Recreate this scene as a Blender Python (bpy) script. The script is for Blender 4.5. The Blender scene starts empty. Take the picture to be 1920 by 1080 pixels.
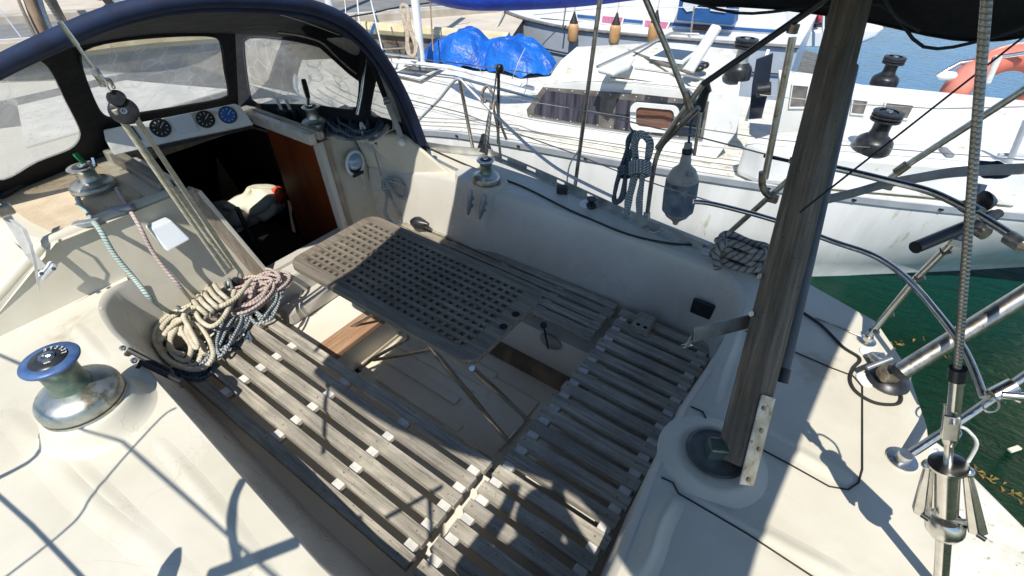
import bpy, bmesh, math, random
from mathutils import Vector, Matrix
from mathutils.geometry import tessellate_polygon
from math import sin, cos, pi, radians
random.seed(7)
V = Vector
S = bpy.context.scene
COL = S.collection
# ------------------------------------------------------------------ camera
CAM = V((0, 0, 3.1)); FPX = 921.0
pit, yaw = radians(39.5), radians(-54.6)
hd = V((cos(yaw), sin(yaw), 0)); RT = V((sin(yaw), -cos(yaw), 0))
FW = hd * cos(pit) + V((0, 0, -sin(pit))); UP = hd * sin(pit) + V((0, 0, cos(pit)))
cd = bpy.data.cameras.new('camera'); cam = bpy.data.objects.new('camera', cd); COL.objects.link(cam)
cd.sensor_width = 36; cd.lens = 36 * FPX / 1920; cd.clip_start = 0.02; cd.clip_end = 3000
cam.matrix_world = Matrix.Translation(CAM) @ Matrix((RT, UP, -FW)).transposed().to_4x4()
S.camera = cam

def G(u, v, x=None, y=None, z=None, pl=None):
    """measured point of the place: the sight line of a photo position met with a plane of the scene"""
    d = FW * FPX + RT * (u - 960) - UP * (v - 540)
    if x is not None: t = (x - CAM.x) / d.x
    elif y is not None: t = (y - CAM.y) / d.y
    elif z is not None: t = (z - CAM.z) / d.z
    else: t = (pl[0] - CAM).dot(pl[1]) / d.dot(pl[1])
    return CAM + d * t
def vplane(a, b):
    n = (b - a).cross(V((0, 0, 1))).normalized(); return (a, n)

# ------------------------------------------------------------------ materials
def newmat(name):
    m = bpy.data.materials.new(name); m.use_nodes = True
    nt = m.node_tree; b = nt.nodes['Principled BSDF']; return m, nt, b
def N(nt, t, **k):
    n = nt.nodes.new(t)
    for a, v in k.items():
        if a.startswith('i_'): n.inputs[a[2:].replace('_', ' ')].default_value = v
        else: setattr(n, a, v)
    return n
def L(nt, a, b): nt.links.new(a, b)
def ramp(nt, fac, stops):
    r = N(nt, 'ShaderNodeValToRGB'); el = r.color_ramp.elements
    while len(el) < len(stops): el.new(0.5)
    for e, (p, c) in zip(el, stops): e.position = p; e.color = (*c, 1)
    L(nt, fac, r.inputs[0]); return r.outputs[0]
def noise(nt, scale, detail=3, vec=None, rough=.55, dist=0):
    n = N(nt, 'ShaderNodeTexNoise'); n.inputs['Scale'].default_value = scale; n.inputs['Detail'].default_value = detail
    n.inputs['Roughness'].default_value = rough; n.inputs['Distortion'].default_value = dist
    if vec is not None: L(nt, vec, n.inputs['Vector'])
    return n.outputs[0]
def coords(nt, scale=(1, 1, 1), rot=(0, 0, 0), kind='Object'):
    tc = N(nt, 'ShaderNodeTexCoord'); mp = N(nt, 'ShaderNodeMapping')
    mp.inputs['Scale'].default_value = scale; mp.inputs['Rotation'].default_value = rot
    L(nt, tc.outputs[kind], mp.inputs[0]); return mp.outputs[0]
def bump(nt, b, h, strength=.3, dist=.01):
    n = N(nt, 'ShaderNodeBump'); n.inputs['Strength'].default_value = strength; n.inputs['Distance'].default_value = dist
    L(nt, h, n.inputs['Height']); L(nt, n.outputs[0], b.inputs['Normal']); return n
def mixc(nt, f, a, b, mode='MIX'):
    m = N(nt, 'ShaderNodeMix', data_type='RGBA', blend_type=mode)
    if hasattr(f, 'links'): L(nt, f, m.inputs[0])
    else: m.inputs[0].default_value = f
    for i, c in ((6, a), (7, b)):
        if hasattr(c, 'links'): L(nt, c, m.inputs[i])
        else: m.inputs[i].default_value = (*c, 1)
    return m.outputs[2]
def mat_noise(name, c1, c2, scale=6, rough=.5, metal=0, bs=0, bscale=200, detail=4, sc=(1, 1, 1), lo=.35, hi=.65, spots=None, bd=.002):
    m, nt, b = newmat(name); vec = coords(nt, sc)
    n = noise(nt, scale, detail, vec)
    c = ramp(nt, n, [(lo, c1), (hi, c2)])
    if name.startswith('gelcoat'):
        dn = noise(nt, 55, 4, vec, .75); c = mixc(nt, ramp(nt, dn, [(.70, (0, 0, 0)), (.78, (.7, .7, .7))]), c, (.30, .26, .20))
        vo = N(nt, 'ShaderNodeTexVoronoi', feature='DISTANCE_TO_EDGE'); vo.inputs['Scale'].default_value = 3.1; wv = noise(nt, 2.2, 4, vec); wa = N(nt, 'ShaderNodeVectorMath', operation='ADD'); L(nt, vec, wa.inputs[0]); L(nt, wv, wa.inputs[1]); L(nt, wa.outputs[0], vo.inputs['Vector'])
        ck = ramp(nt, vo.outputs[0], [(0, (.28, .28, .28)), (.005, (0, 0, 0))]); mk = ramp(nt, noise(nt, 1.7, 2, vec), [(.52, (0, 0, 0)), (.60, (1, 1, 1))]); c = mixc(nt, mixc(nt, 1, ck, mk, 'MULTIPLY'), c, (.30, .27, .21))
        dl = noise(nt, 1.1, 6, vec, .7, 1.5); c = mixc(nt, ramp(nt, dl, [(.50, (0, 0, 0)), (.68, (.5, .5, .5))]), c, (.52, .47, .36))
    if spots:
        n2 = noise(nt, spots[0], 4, vec, .7)
        f = ramp(nt, n2, [(spots[1], (0, 0, 0)), (spots[1] + .08, (1, 1, 1))])
        c = mixc(nt, f, c, spots[2])
    L(nt, c, b.inputs['Base Color'])
    n3 = noise(nt, scale * 2.3, 3, vec)
    mr = N(nt, 'ShaderNodeMapRange'); mr.inputs[3].default_value = max(0.02, rough - .1); mr.inputs[4].default_value = min(1, rough + .12)
    L(nt, n3, mr.inputs[0]); L(nt, mr.outputs[0], b.inputs['Roughness'])
    b.inputs['Metallic'].default_value = metal
    if bs: bump(nt, b, noise(nt, bscale, 3, vec), bs, bd)
    return m
M = {}
M['gel'] = mat_noise('gelcoat', (.60, .56, .445), (.68, .64, .53), 3.2, .42, bs=.12, bscale=420, spots=(2.3, .66, (.50, .44, .32)), bd=.001)
M['gelS'] = mat_noise('gelcoat_smooth', (.55, .52, .455), (.62, .59, .52), 2.5, .28, bs=0, spots=(14, .72, (.52, .46, .36)))
M['gelC'] = mat_noise('cockpit_gelcoat', (.72, .665, .55), (.78, .73, .62), 3, .4, spots=(11, .68, (.50, .43, .32)))
M['sole'] = mat_noise('cockpit_sole', (.76, .67, .50), (.84, .76, .60), 4, .5, bs=.3, bscale=150, spots=(30, .66, (.2, .17, .13)))
M['nonskid'] = mat_noise('non_skid', (.55, .44, .29), (.66, .55, .40), 12, .8, bs=.8, bscale=260, spots=(7, .6, (.45, .35, .23)), bd=.004)
M['gelA'] = mat_noise('neighbour_gelcoat', (.70, .71, .68), (.85, .86, .85), 2.0, .35, bs=.05, spots=(5, .62, (.47, .44, .34)))
M['hullA'] = mat_noise('neighbour_hull', (.70, .71, .68), (.84, .85, .84), 2.0, .3, bs=.05, sc=(2.6, 2.6, .35), spots=(3.2, .63, (.58, .55, .44)))
M['gelAn'] = mat_noise('neighbour_deck', (.60, .59, .52), (.76, .75, .69), 7.0, .6, bs=.3, bscale=120, spots=(9, .58, (.46, .43, .33)))
M['gelB'] = mat_noise('far_gelcoat', (.70, .71, .71), (.80, .80, .80), 2, .3)
M['hullB'] = mat_noise('grey_hull', (.42, .47, .53), (.52, .57, .63), 2, .3)
M['steel'] = mat_noise('steel', (.62, .60, .56), (.74, .72, .68), 30, .22, 1.0)
M['steelw'] = mat_noise('worn_steel', (.40, .36, .30), (.62, .60, .56), 25, .34, 1.0, spots=(40, .6, (.26, .17, .09)))
M['alu'] = mat_noise('aluminium', (.50, .50, .46), (.62, .62, .58), 20, .42, .85)
M['winch'] = mat_noise('winch_chrome', (.36, .40, .38), (.58, .58, .54), 14, .40, .9, spots=(10, .55, (.30, .26, .17)))
M['winchg'] = mat_noise('winch_bronze_green', (.10, .17, .14), (.22, .27, .22), 25, .35, .6, bs=.3, bscale=300)
M['bluering'] = mat_noise('blue_ring', (.045, .10, .24), (.09, .17, .35), 20, .4, .2)
M['black'] = mat_noise('black_plastic', (.012, .013, .015), (.03, .031, .034), 30, .35)
M['blackr'] = mat_noise('black_rubber', (.012, .012, .012), (.03, .03, .028), 20, .6)
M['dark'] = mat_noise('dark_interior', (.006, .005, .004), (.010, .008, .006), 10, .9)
M['navy'] = mat_noise('navy_canvas', (.003, .011, .038), (.006, .022, .075), 9, .75, bs=.5, bscale=700)
M['cblack'] = mat_noise('black_canvas', (.004, .0045, .006), (.009, .010, .013), 5, .8, bs=.7, bscale=9, bd=.03)
M['lining'] = mat_noise('canvas_lining', (.022, .024, .028), (.038, .041, .046), 6, .8, bs=.5, bscale=12, bd=.02)
M['tarp'] = mat_noise('blue_tarpaulin', (.003, .085, .42), (.008, .15, .58), 4, .45, bs=.8, bscale=7, bd=.05, spots=(9, .64, (.12, .22, .42)))
M['blueB'] = mat_noise('blue_canvas', (.01, .07, .22), (.015, .10, .30), 4, .6, bs=.4, bscale=8, bd=.03)
M['blues'] = mat_noise('blue_sail_cover', (.004, .03, .30), (.01, .055, .42), 4, .6, bs=.6, bscale=10, bd=.03)
M['white'] = mat_noise('white_plastic', (.74, .74, .72), (.80, .80, .78), 6, .35)
M['chock'] = mat_noise('white_spacer', (.56, .54, .49), (.74, .72, .66), 20, .45)
M['plate'] = mat_noise('dull_plate', (.16, .18, .18), (.30, .32, .31), 12, .45, .8)
M['cushion'] = mat_noise('instrument_white', (.62, .66, .70), (.68, .72, .76), 3, .35)
M['mahog'] = mat_noise('varnished_mahogany', (.13, .026, .007), (.22, .050, .014), 8, .3, sc=(1, 1, .15))
M['quay'] = mat_noise('quay_sand', (.50, .44, .36), (.64, .57, .47), 1.5, .9, bs=.6, bscale=25, detail=8, spots=(14, .63, (.38, .33, .27)), bd=.02)
M['road'] = mat_noise('asphalt', (.17, .17, .17), (.23, .23, .225), 3, .9, bs=.5, bscale=60, detail=8)
M['kerb'] = mat_noise('kerb_stone', (.36, .32, .26), (.46, .42, .35), 5, .9, bs=.5, bscale=30)
M['wall'] = mat_noise('quay_wall', (.10, .08, .055), (.26, .22, .16), 2.5, .9, bs=.8, bscale=12, bd=.05)
M['yellow'] = mat_noise('yellow_paint', (.55, .46, .26), (.64, .57, .38), 5, .7, spots=(3, .6, (.2, .2, .17)))
M['greypl'] = mat_noise('grey_cleat', (.22, .24, .26), (.32, .34, .36), 20, .4, .4)
M['webbing'] = mat_noise('webbing', (.55, .55, .52), (.68, .68, .64), 20, .7)
M['rust'] = mat_noise('rusty_fitting', (.20, .13, .07), (.40, .36, .30), 30, .4, .8)
M['fender'] = mat_noise('weathered_fender', (.36, .33, .28), (.50, .47, .42), 7, .5, spots=(12, .58, (.16, .17, .18)))
M['fenderblue'] = mat_noise('fender_cover', (.09, .12, .16), (.22, .26, .30), 14, .8, bs=.4, bscale=80, spots=(9, .57, (.34, .36, .37)))
M['orange'] = mat_noise('orange_fender', (.50, .26, .10), (.62, .38, .18), 8, .5)
M['buoy'] = mat_noise('faded_red', (.62, .15, .10), (.72, .27, .20), 4, .55, spots=(6, .62, (.66, .42, .34)))
M['redp'] = mat_noise('red_plastic', (.55, .05, .06), (.68, .10, .10), 5, .4)
M['pink'] = mat_noise('pink_curtain', (.45, .12, .22), (.55, .22, .32), 30, .7, sc=(3, 3, .3))
M['brown'] = mat_noise('brown_blind', (.13, .055, .035), (.21, .10, .065), 40, .6, sc=(.2, .2, 5))
M['curtain'] = mat_noise('violet_curtain', (.012, .012, .02), (.085, .08, .11), 14, .7, sc=(2, 2, .15))
M['wframe'] = mat_noise('window_frame', (.11, .10, .09), (.20, .185, .17), 12, .5)
M['cream'] = mat_noise('cream_blanket', (.62, .60, .46), (.74, .72, .58), 6, .8, bs=.5, bscale=20, bd=.01)
M['beige'] = mat_noise('beige_bags', (.45, .40, .30), (.55, .50, .40), 6, .8, bs=.5, bscale=20, bd=.01)
M['red'] = mat_noise('red_cloth', (.55, .05, .02), (.68, .10, .04), 6, .7)
M['foliage'] = mat_noise('green_weed', (.12, .10, .02), (.30, .17, .03), 8, .8)
M['palew'] = mat_noise('pale_bathing_step', (.60, .57, .48), (.74, .71, .62), 8, .7, bs=.5, bscale=40, spots=(22, .6, (.22, .19, .14)), bd=.006)
M['scaleblue'] = mat_noise('blue_dial', (.02, .09, .33), (.03, .13, .42), 10, .3)
M['brwood'] = mat_noise('old_brown_wood', (.15, .10, .06), (.30, .22, .14), 8, .8, sc=(1, 1, .1), bs=.5, bscale=60)
M['tyre'] = mat_noise('tyre', (.02, .02, .02), (.04, .04, .04), 9, .8)
M['glassdark'] = mat_noise('tinted_glass', (.015, .022, .035), (.03, .04, .06), 3, .08)
M['greyrail'] = mat_noise('grey_rail', (.46, .50, .54), (.58, .62, .66), 5, .35, .2)

def wood(name, ca, cb, cc, axis=0, rough=.8, fs=26, bs=.7):
    m, nt, b = newmat(name)
    sc = [1, 1, 1]; sc[axis] = .06
    vec = coords(nt, tuple(sc))
    n1 = noise(nt, fs * 2.2, 6, vec, .65); n2 = noise(nt, 3, 3, coords(nt))
    w = ramp(nt, n1, [(.30, ca), (.52, cb), (.72, cc)])
    c = mixc(nt, .55, w, ramp(nt, n2, [(.3, ca), (.7, cc)]), 'OVERLAY')
    n4 = noise(nt, 90, 2, coords(nt), .5)
    c = mixc(nt, ramp(nt, n4, [(.68, (0, 0, 0)), (.74, (1, 1, 1))]), c, (.06, .05, .04))
    oi = N(nt, 'ShaderNodeObjectInfo'); mr = N(nt, 'ShaderNodeMapRange'); mr.inputs[3].default_value = .78; mr.inputs[4].default_value = 1.12; L(nt, oi.outputs['Random'], mr.inputs[0])
    cc2 = N(nt, 'ShaderNodeCombineColor'); [L(nt, mr.outputs[0], cc2.inputs[k]) for k in range(3)]
    c = mixc(nt, 1, c, cc2.outputs[0], 'MULTIPLY')
    blot = noise(nt, 9, 5, coords(nt), .7)
    c = mixc(nt, ramp(nt, blot, [(.48, (0, 0, 0)), (.62, (.55, .55, .55))]), c, tuple(k * .62 for k in cb))
    L(nt, c, b.inputs['Base Color']); b.inputs['Roughness'].default_value = rough
    bump(nt, b, n1, bs, .004); return m
M['teak'] = wood('weathered_teak', (.19, .172, .145), (.44, .41, .35), (.62, .585, .51), 0)
M['teaky'] = wood('weathered_teak_across', (.19, .172, .145), (.44, .41, .35), (.62, .585, .51), 1)
M['tablewood'] = wood('table_teak', (.13, .11, .085), (.29, .255, .205), (.42, .375, .31), 0)
M['tablewoody'] = wood('table_teak_across', (.13, .11, .085), (.29, .255, .205), (.42, .375, .31), 1)
M['teakz'] = wood('weathered_teak_upright', (.24, .205, .165), (.42, .37, .30), (.54, .49, .41), 2)
M['post'] = wood('post_wood', (.10, .082, .06), (.24, .20, .15), (.40, .345, .27), 2, .75)
M['teakbr'] = wood('brown_teak', (.30, .19, .11), (.42, .29, .19), (.52, .40, .29), 1)

def rope(name, c1, c2, c3=None, tw=60, fl=.6):
    """strand twist from the UVs the tubes carry"""
    m, nt, b = newmat(name)
    uv = N(nt, 'ShaderNodeUVMap'); mp = N(nt, 'ShaderNodeMapping'); L(nt, uv.outputs[0], mp.inputs[0])
    mp.inputs['Scale'].default_value = (tw, 2, 1)
    sep = N(nt, 'ShaderNodeSeparateXYZ'); L(nt, mp.outputs[0], sep.inputs[0])
    add = N(nt, 'ShaderNodeMath', operation='ADD'); L(nt, sep.outputs[0], add.inputs[0]); L(nt, sep.outputs[1], add.inputs[1])
    fr = N(nt, 'ShaderNodeMath', operation='PINGPONG'); fr.inputs[1].default_value = .5; L(nt, add.outputs[0], fr.inputs[0])
    mr = N(nt, 'ShaderNodeMath', operation='MULTIPLY'); mr.inputs[1].default_value = 2; L(nt, fr.outputs[0], mr.inputs[0])
    n1 = noise(nt, 22, 3, coords(nt))
    base = ramp(nt, n1, [(.35, c1), (.65, c2)])
    if c3:
        f = ramp(nt, mr.outputs[0], [(fl - .06, (0, 0, 0)), (fl + .06, (1, 1, 1))])
        base = mixc(nt, f, base, c3)
    L(nt, base, b.inputs['Base Color']); b.inputs['Roughness'].default_value = .8
    bump(nt, b, mr.outputs[0], .5, .004); return m
M['ropecream'] = rope('cream_rope', (.50, .45, .33), (.66, .61, .49), None, 70)
M['ropeyel'] = rope('cream_yellow_rope', (.50, .46, .34), (.62, .59, .50), (.56, .47, .26), 25, .78)
M['ropegreen'] = rope('green_fleck_rope', (.44, .50, .47), (.54, .59, .56), (.05, .20, .14), 75, .74)
M['ropepink'] = rope('pink_fleck_rope', (.48, .41, .37), (.56, .49, .45), (.36, .21, .19), 55, .74)
M['ropeblue'] = rope('blue_fleck_rope', (.38, .42, .43), (.50, .53, .53), (.06, .10, .14), 60, .58)
M['ropedark'] = rope('grey_blue_rope', (.07, .11, .15), (.13, .18, .22), (.03, .05, .08), 60)
M['ropeteal'] = rope('teal_grey_rope', (.16, .20, .21), (.26, .31, .32), (.05, .09, .10), 50)
M['ropegrey'] = rope('grey_laid_rope', (.26, .24, .20), (.38, .35, .30), (.10, .09, .08), 30, .7)
M['ropewhite'] = rope('off_white_rope', (.52, .49, .43), (.64, .61, .55), None, 60)
M['ropetan'] = rope('tan_rope', (.42, .34, .26), (.55, .46, .36), (.2, .16, .12), 50, .8)
M['wirerope'] = rope('wire_rope', (.34, .33, .31), (.46, .45, .42), (.20, .19, .17), 110, .75)
M['wirerope'].node_tree.nodes['Principled BSDF'].inputs['Metallic'].default_value = .8
M['wirerope'].node_tree.nodes['Principled BSDF'].inputs['Roughness'].default_value = .4
M['wirerope'].node_tree.nodes['Bump'].inputs['Distance'].default_value = .0012

def vinyl():
    m, nt, b = newmat('clear_vinyl'); out = nt.nodes['Material Output']
    tr = N(nt, 'ShaderNodeBsdfTransparent'); tr.inputs[0].default_value = (.95, .93, .88, 1)
    b.inputs['Roughness'].default_value = .12
    vec = coords(nt)
    n = noise(nt, 3.5, 8, vec, .7, 1.2)
    n5 = noise(nt, 1.6, 3, vec, .6, .5)
    L(nt, ramp(nt, n, [(.3, (.66, .63, .56)), (.7, (.84, .81, .74))]), b.inputs['Base Color'])
    tl = N(nt, 'ShaderNodeBsdfTranslucent'); tl.inputs[0].default_value = (.95, .92, .85, 1)
    mt = N(nt, 'ShaderNodeMixShader'); mt.inputs[0].default_value = .5; L(nt, b.outputs[0], mt.inputs[1]); L(nt, tl.outputs[0], mt.inputs[2])
    w = N(nt, 'ShaderNodeTexVoronoi', feature='DISTANCE_TO_EDGE'); w.inputs['Scale'].default_value = 5
    nn = N(nt, 'ShaderNodeTexNoise'); nn.inputs['Scale'].default_value = 2; L(nt, vec, nn.inputs['Vector'])
    ad = N(nt, 'ShaderNodeVectorMath', operation='ADD'); L(nt, vec, ad.inputs[0]); L(nt, nn.outputs[1], ad.inputs[1]); L(nt, ad.outputs[0], w.inputs['Vector'])
    sc = ramp(nt, w.outputs[0], [(0.0, (.30, .30, .30)), (.018, (0, 0, 0))])
    f = ramp(nt, n, [(.28, (.36, .36, .36)), (.50, (.54, .54, .54)), (.75, (.80, .80, .80))])
    f2 = mixc(nt, 1, f, sc, 'ADD')
    mx = N(nt, 'ShaderNodeMixShader'); L(nt, f2, mx.inputs[0]); L(nt, tr.outputs[0], mx.inputs[1]); L(nt, mt.outputs[0], mx.inputs[2])
    L(nt, mx.outputs[0], out.inputs[0]); return m
M['vinyl'] = vinyl()

def water():
    m, nt, b = newmat('water')
    vec = coords(nt, (1, 1, 1), (0, 0, radians(30)))
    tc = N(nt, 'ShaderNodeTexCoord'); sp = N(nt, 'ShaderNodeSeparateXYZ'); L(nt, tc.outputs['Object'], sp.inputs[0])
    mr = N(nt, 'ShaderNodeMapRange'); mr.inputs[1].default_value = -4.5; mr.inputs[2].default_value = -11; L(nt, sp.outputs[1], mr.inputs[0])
    c = ramp(nt, mr.outputs[0], [(0, (.001, .028, .013)), (.26, (.001, .055, .045)), (.58, (.001, .15, .34)), (1, (.001, .20, .48))])  # sky reflection painted in: base colour goes from green to blue with distance
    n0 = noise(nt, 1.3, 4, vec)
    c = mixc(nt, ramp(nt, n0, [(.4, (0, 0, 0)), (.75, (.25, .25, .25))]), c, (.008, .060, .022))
    L(nt, c, b.inputs['Base Color']); b.inputs['Roughness'].default_value = .06; b.inputs['IOR'].default_value = 1.33; b.inputs['Specular IOR Level'].default_value = .16
    v2 = coords(nt, (1.0, 3.4, 1), (0, 0, radians(-12)))
    n1 = noise(nt, 2.6, 6, v2, .62, .5); n2 = noise(nt, 11, 4, v2, .6, .3)
    a = N(nt, 'ShaderNodeMath', operation='MULTIPLY_ADD'); a.inputs[1].default_value = .30; L(nt, n2, a.inputs[0]); L(nt, n1, a.inputs[2])
    bump(nt, b, a.outputs[0], .9, .16); return m
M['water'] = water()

# ------------------------------------------------------------------ mesh helper
def cr(pts, n=6, closed=False):
    """Catmull-Rom through points"""
    pts = [V(p) for p in pts]; out = []; k = len(pts)
    rng = range(k if closed else k - 1)
    for i in rng:
        if closed: p0, p1, p2, p3 = pts[i - 1], pts[i], pts[(i + 1) % k], pts[(i + 2) % k]
        else: p0, p1, p2, p3 = pts[max(i - 1, 0)], pts[i], pts[i + 1], pts[min(i + 2, k - 1)]
        for j in range(n):
            t = j / n
            out.append(.5 * ((2 * p1) + (p2 - p0) * t + (2 * p0 - 5 * p1 + 4 * p2 - p3) * t * t + (3 * p1 - p0 - 3 * p2 + p3) * t ** 3))
    if not closed: out.append(pts[-1])
    return out

class MB:
    def __init__(s): s.v = []; s.f = []; s.uv = []
    def add(s, vs, fs, uvs=None):
        o = len(s.v); s.v += [V(p) for p in vs]
        for i, f in enumerate(fs):
            s.f.append([o + k for k in f]); s.uv.append(uvs[i] if uvs else None)
        return s
    def box(s, c, sz, R=None):
        R = R or Matrix.Identity(3); x, y, z = [k / 2 for k in sz]; c = V(c)
        vs = [c + R @ V((a * x, b * y, d * z)) for a in (-1, 1) for b in (-1, 1) for d in (-1, 1)]
        return s.add(vs, [(0, 1, 3, 2), (4, 6, 7, 5), (0, 4, 5, 1), (2, 3, 7, 6), (0, 2, 6, 4), (1, 5, 7, 3)])
    def b2(s, p, q):
        p = V(p); q = V(q); return s.box((p + q) / 2, [abs(a) for a in (q - p)])
    def bar(s, a, b, w, h, up=(0, 0, 1)):
        a = V(a); b = V(b); d = b - a; l = d.length; d.normalize(); u = V(up)
        sd = d.cross(u).normalized(); u2 = sd.cross(d)
        return s.box((a + b) / 2, (l, w, h), Matrix((d, sd, u2)).transposed())
    def tube(s, pts, r, n=8, closed=False, cap=True):
        pts = [V(p) for p in pts]; k = len(pts)
        rr = r if isinstance(r, (list, tuple)) else [r] * k
        tang = []
        for i in range(k):
            if closed: t = pts[(i + 1) % k] - pts[i - 1]
            else: t = pts[min(i + 1, k - 1)] - pts[max(i - 1, 0)]
            tang.append(t.normalized() if t.length > 1e-9 else V((0, 0, 1)))
        u = tang[0].orthogonal().normalized(); vs = []; ds = [0]
        for i in range(k):
            if i: u = (u - tang[i] * u.dot(tang[i])); u = u.normalized() if u.length > 1e-6 else tang[i].orthogonal().normalized(); ds.append(ds[-1] + (pts[i] - pts[i - 1]).length)
            w = tang[i].cross(u)
            for j in range(n):
                a = 2 * pi * j / n; vs.append(pts[i] + (u * cos(a) + w * sin(a)) * rr[i])
        fs = []; uvs = []
        for i in range(k if closed else k - 1):
            i2 = (i + 1) % k; d0 = ds[i]; d1 = ds[i + 1] if i + 1 < k else ds[-1] + (pts[0] - pts[-1]).length
            for j in range(n):
                j2 = (j + 1) % n; fs.append((i * n + j, i * n + j2, i2 * n + j2, i2 * n + j))
                uvs.append(((d0, j / n), (d0, (j + 1) / n), (d1, (j + 1) / n), (d1, j / n)))
        if cap and not closed:
            fs += [tuple(range(n))[::-1], tuple(range((k - 1) * n, k * n))]; uvs += [None, None]
        return s.add(vs, fs, uvs)
    def lathe(s, prof, c, ax=(0, 0, 1), n=24, cap=True):
        c = V(c); ax = V(ax).normalized(); u = ax.orthogonal().normalized(); w = ax.cross(u)
        vs = [c + ax * z + (u * cos(2 * pi * j / n) + w * sin(2 * pi * j / n)) * r for r, z in prof for j in range(n)]
        fs = [(i * n + j, i * n + (j + 1) % n, (i + 1) * n + (j + 1) % n, (i + 1) * n + j) for i in range(len(prof) - 1) for j in range(n)]
        if cap: fs += [tuple(range(n))[::-1], tuple(range((len(prof) - 1) * n, len(prof) * n))]
        return s.add(vs, fs)
    def cyl(s, a, b, r, n=16, r2=None):
        a = V(a); b = V(b); return s.lathe([(r, 0), (r if r2 is None else r2, (b - a).length)], a, b - a, n)
    def poly(s, loops, off=None):
        """tessellated sheet (first loop outer, others holes); off = thickness vector"""
        loops = [[V(p) for p in l] for l in loops]; flat = [p for l in loops for p in l]
        tris = tessellate_polygon(loops); n = len(flat)
        if off is None: return s.add(flat, tris)
        off = V(off); fs = [tuple(t) for t in tris] + [tuple(k + n for k in t)[::-1] for t in tris]; o = 0
        for l in loops:
            m = len(l)
            for i in range(m): fs.append((o + i, o + (i + 1) % m, n + o + (i + 1) % m, n + o + i))
            o += m
        return s.add(flat + [p + off for p in flat], fs)
    def loft(s, rows, closed=False):
        n = len(rows[0]); vs = [p for r in rows for p in r]; fs = []
        for i in range(len(rows) - 1):
            for j in range(n if closed else n - 1):
                fs.append((i * n + j, i * n + (j + 1) % n, (i + 1) * n + (j + 1) % n, (i + 1) * n + j))
        return s.add(vs, fs)
    def build(s, name, mat, parent=None, smooth=35, bevel=0, solid=0, seg=2, sub=0, mat2=None, f2=0):
        me = bpy.data.meshes.new(name); me.from_pydata([tuple(p) for p in s.v], [], s.f)
        if any(s.uv):
            ul = me.uv_layers.new(name='UVMap'); i = 0
            for p, uv in zip(me.polygons, s.uv):
                for k in range(p.loop_total):
                    if uv and k < len(uv): ul.data[p.loop_start + k].uv = uv[k]
        bm = bmesh.new(); bm.from_mesh(me); bmesh.ops.recalc_face_normals(bm, faces=bm.faces)
        bm.to_mesh(me); bm.free()
        me.materials.append(M[mat] if isinstance(mat, str) else mat)
        if mat2:
            me.materials.append(M[mat2])
            for p in me.polygons[f2:]: p.material_index = 1
        o = bpy.data.objects.new(name, me); COL.objects.link(o)
        if parent is not None: o.parent = parent; o.matrix_parent_inverse = parent.matrix_world.inverted()
        if solid:
            md = o.modifiers.new('s', 'SOLIDIFY'); md.thickness = solid; md.offset = 0
        if bevel:
            md = o.modifiers.new('b', 'BEVEL'); md.width = bevel; md.segments = seg; md.limit_method = 'ANGLE'; md.angle_limit = radians(40)
        if sub:
            md = o.modifiers.new('u', 'SUBSURF'); md.levels = sub; md.render_levels = sub
        if smooth:
            for p in me.polygons: p.use_smooth = True
            try: me.set_sharp_from_angle(angle=radians(smooth))
            except Exception: pass
        return o
def tag(o, label=None, cat=None, group=None, kind=None):
    for k, v in (('label', label), ('category', cat), ('group', group), ('kind', kind)):
        if v: o[k] = v
    return o
def thing(name, label, cat, loc=(0, 0, 0), group=None):
    o = bpy.data.objects.new(name, None); COL.objects.link(o); o.location = loc; o.empty_display_size = .05
    o.matrix_world = Matrix.Translation(V(loc)); return tag(o, label, cat, group)
def tub(name, mat, parent, pts, r, n=8, **k):
    return MB().tube(pts, r, n, **k).build(name, mat, parent, 60)
def lerp(a, b, t): return a + (b - a) * t
#@@SETTING
# ================================================================== SETTING
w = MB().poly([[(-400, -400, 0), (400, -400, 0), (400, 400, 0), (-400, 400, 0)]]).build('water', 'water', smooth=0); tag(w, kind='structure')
QZ = 1.3
qe = [(4.62, -6.42), (7.0, -5.66), (8.7, -3.3), (10.2, .6), (13, 9), (90, 30), (90, -90), (30, -60), (6.6, -10.2), (5.45, -8.1)]
q = MB().poly([[(a, b, QZ) for a, b in qe]]).build('quay_ground', 'quay', smooth=0); tag(q, kind='structure')
k1a, k1b = V((7.39, -6.0, QZ)), V((6.14, -7.98, QZ)); kd = (k1a - k1b).normalized(); kn = V((kd.y, -kd.x, 0))
if kn.x < 0: kn = -kn
k2 = V((12.15, -2.47, QZ)); wd = (k2 - k1a).dot(kn)
r0, r1 = k1a - kd * 40, k1a + kd * 45
o = MB().add([r0 + V((0, 0, .004)), r1 + V((0, 0, .004)), r1 + kn * wd + V((0, 0, .004)), r0 + kn * wd + V((0, 0, .004))], [(0, 1, 2, 3)]).build('road', 'road', smooth=0); tag(o, kind='structure')
for nm, off in (('kerb', 0), ('far_kerb', wd)):
    m_ = MB().bar(k1a + kn * off - kd * 38 + V((0, 0, .05)), k1a + kn * off + kd * 44 + V((0, 0, .05)), .20, .16)
    o = m_.build('kerb', 'kerb', smooth=0, bevel=.02); tag(o, kind='structure')
m_ = MB()
for t in (.32, .36): m_.add([r0 + kn * wd * t + V((0, 0, .008)), r1 + kn * wd * t + V((0, 0, .008)), r1 + kn * (wd * t + .05) + V((0, 0, .008)), r0 + kn * (wd * t + .05) + V((0, 0, .008))], [(0, 1, 2, 3)])
o = m_.build('road_line', 'white', smooth=0); tag(o, kind='structure')
m_ = MB()
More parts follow.
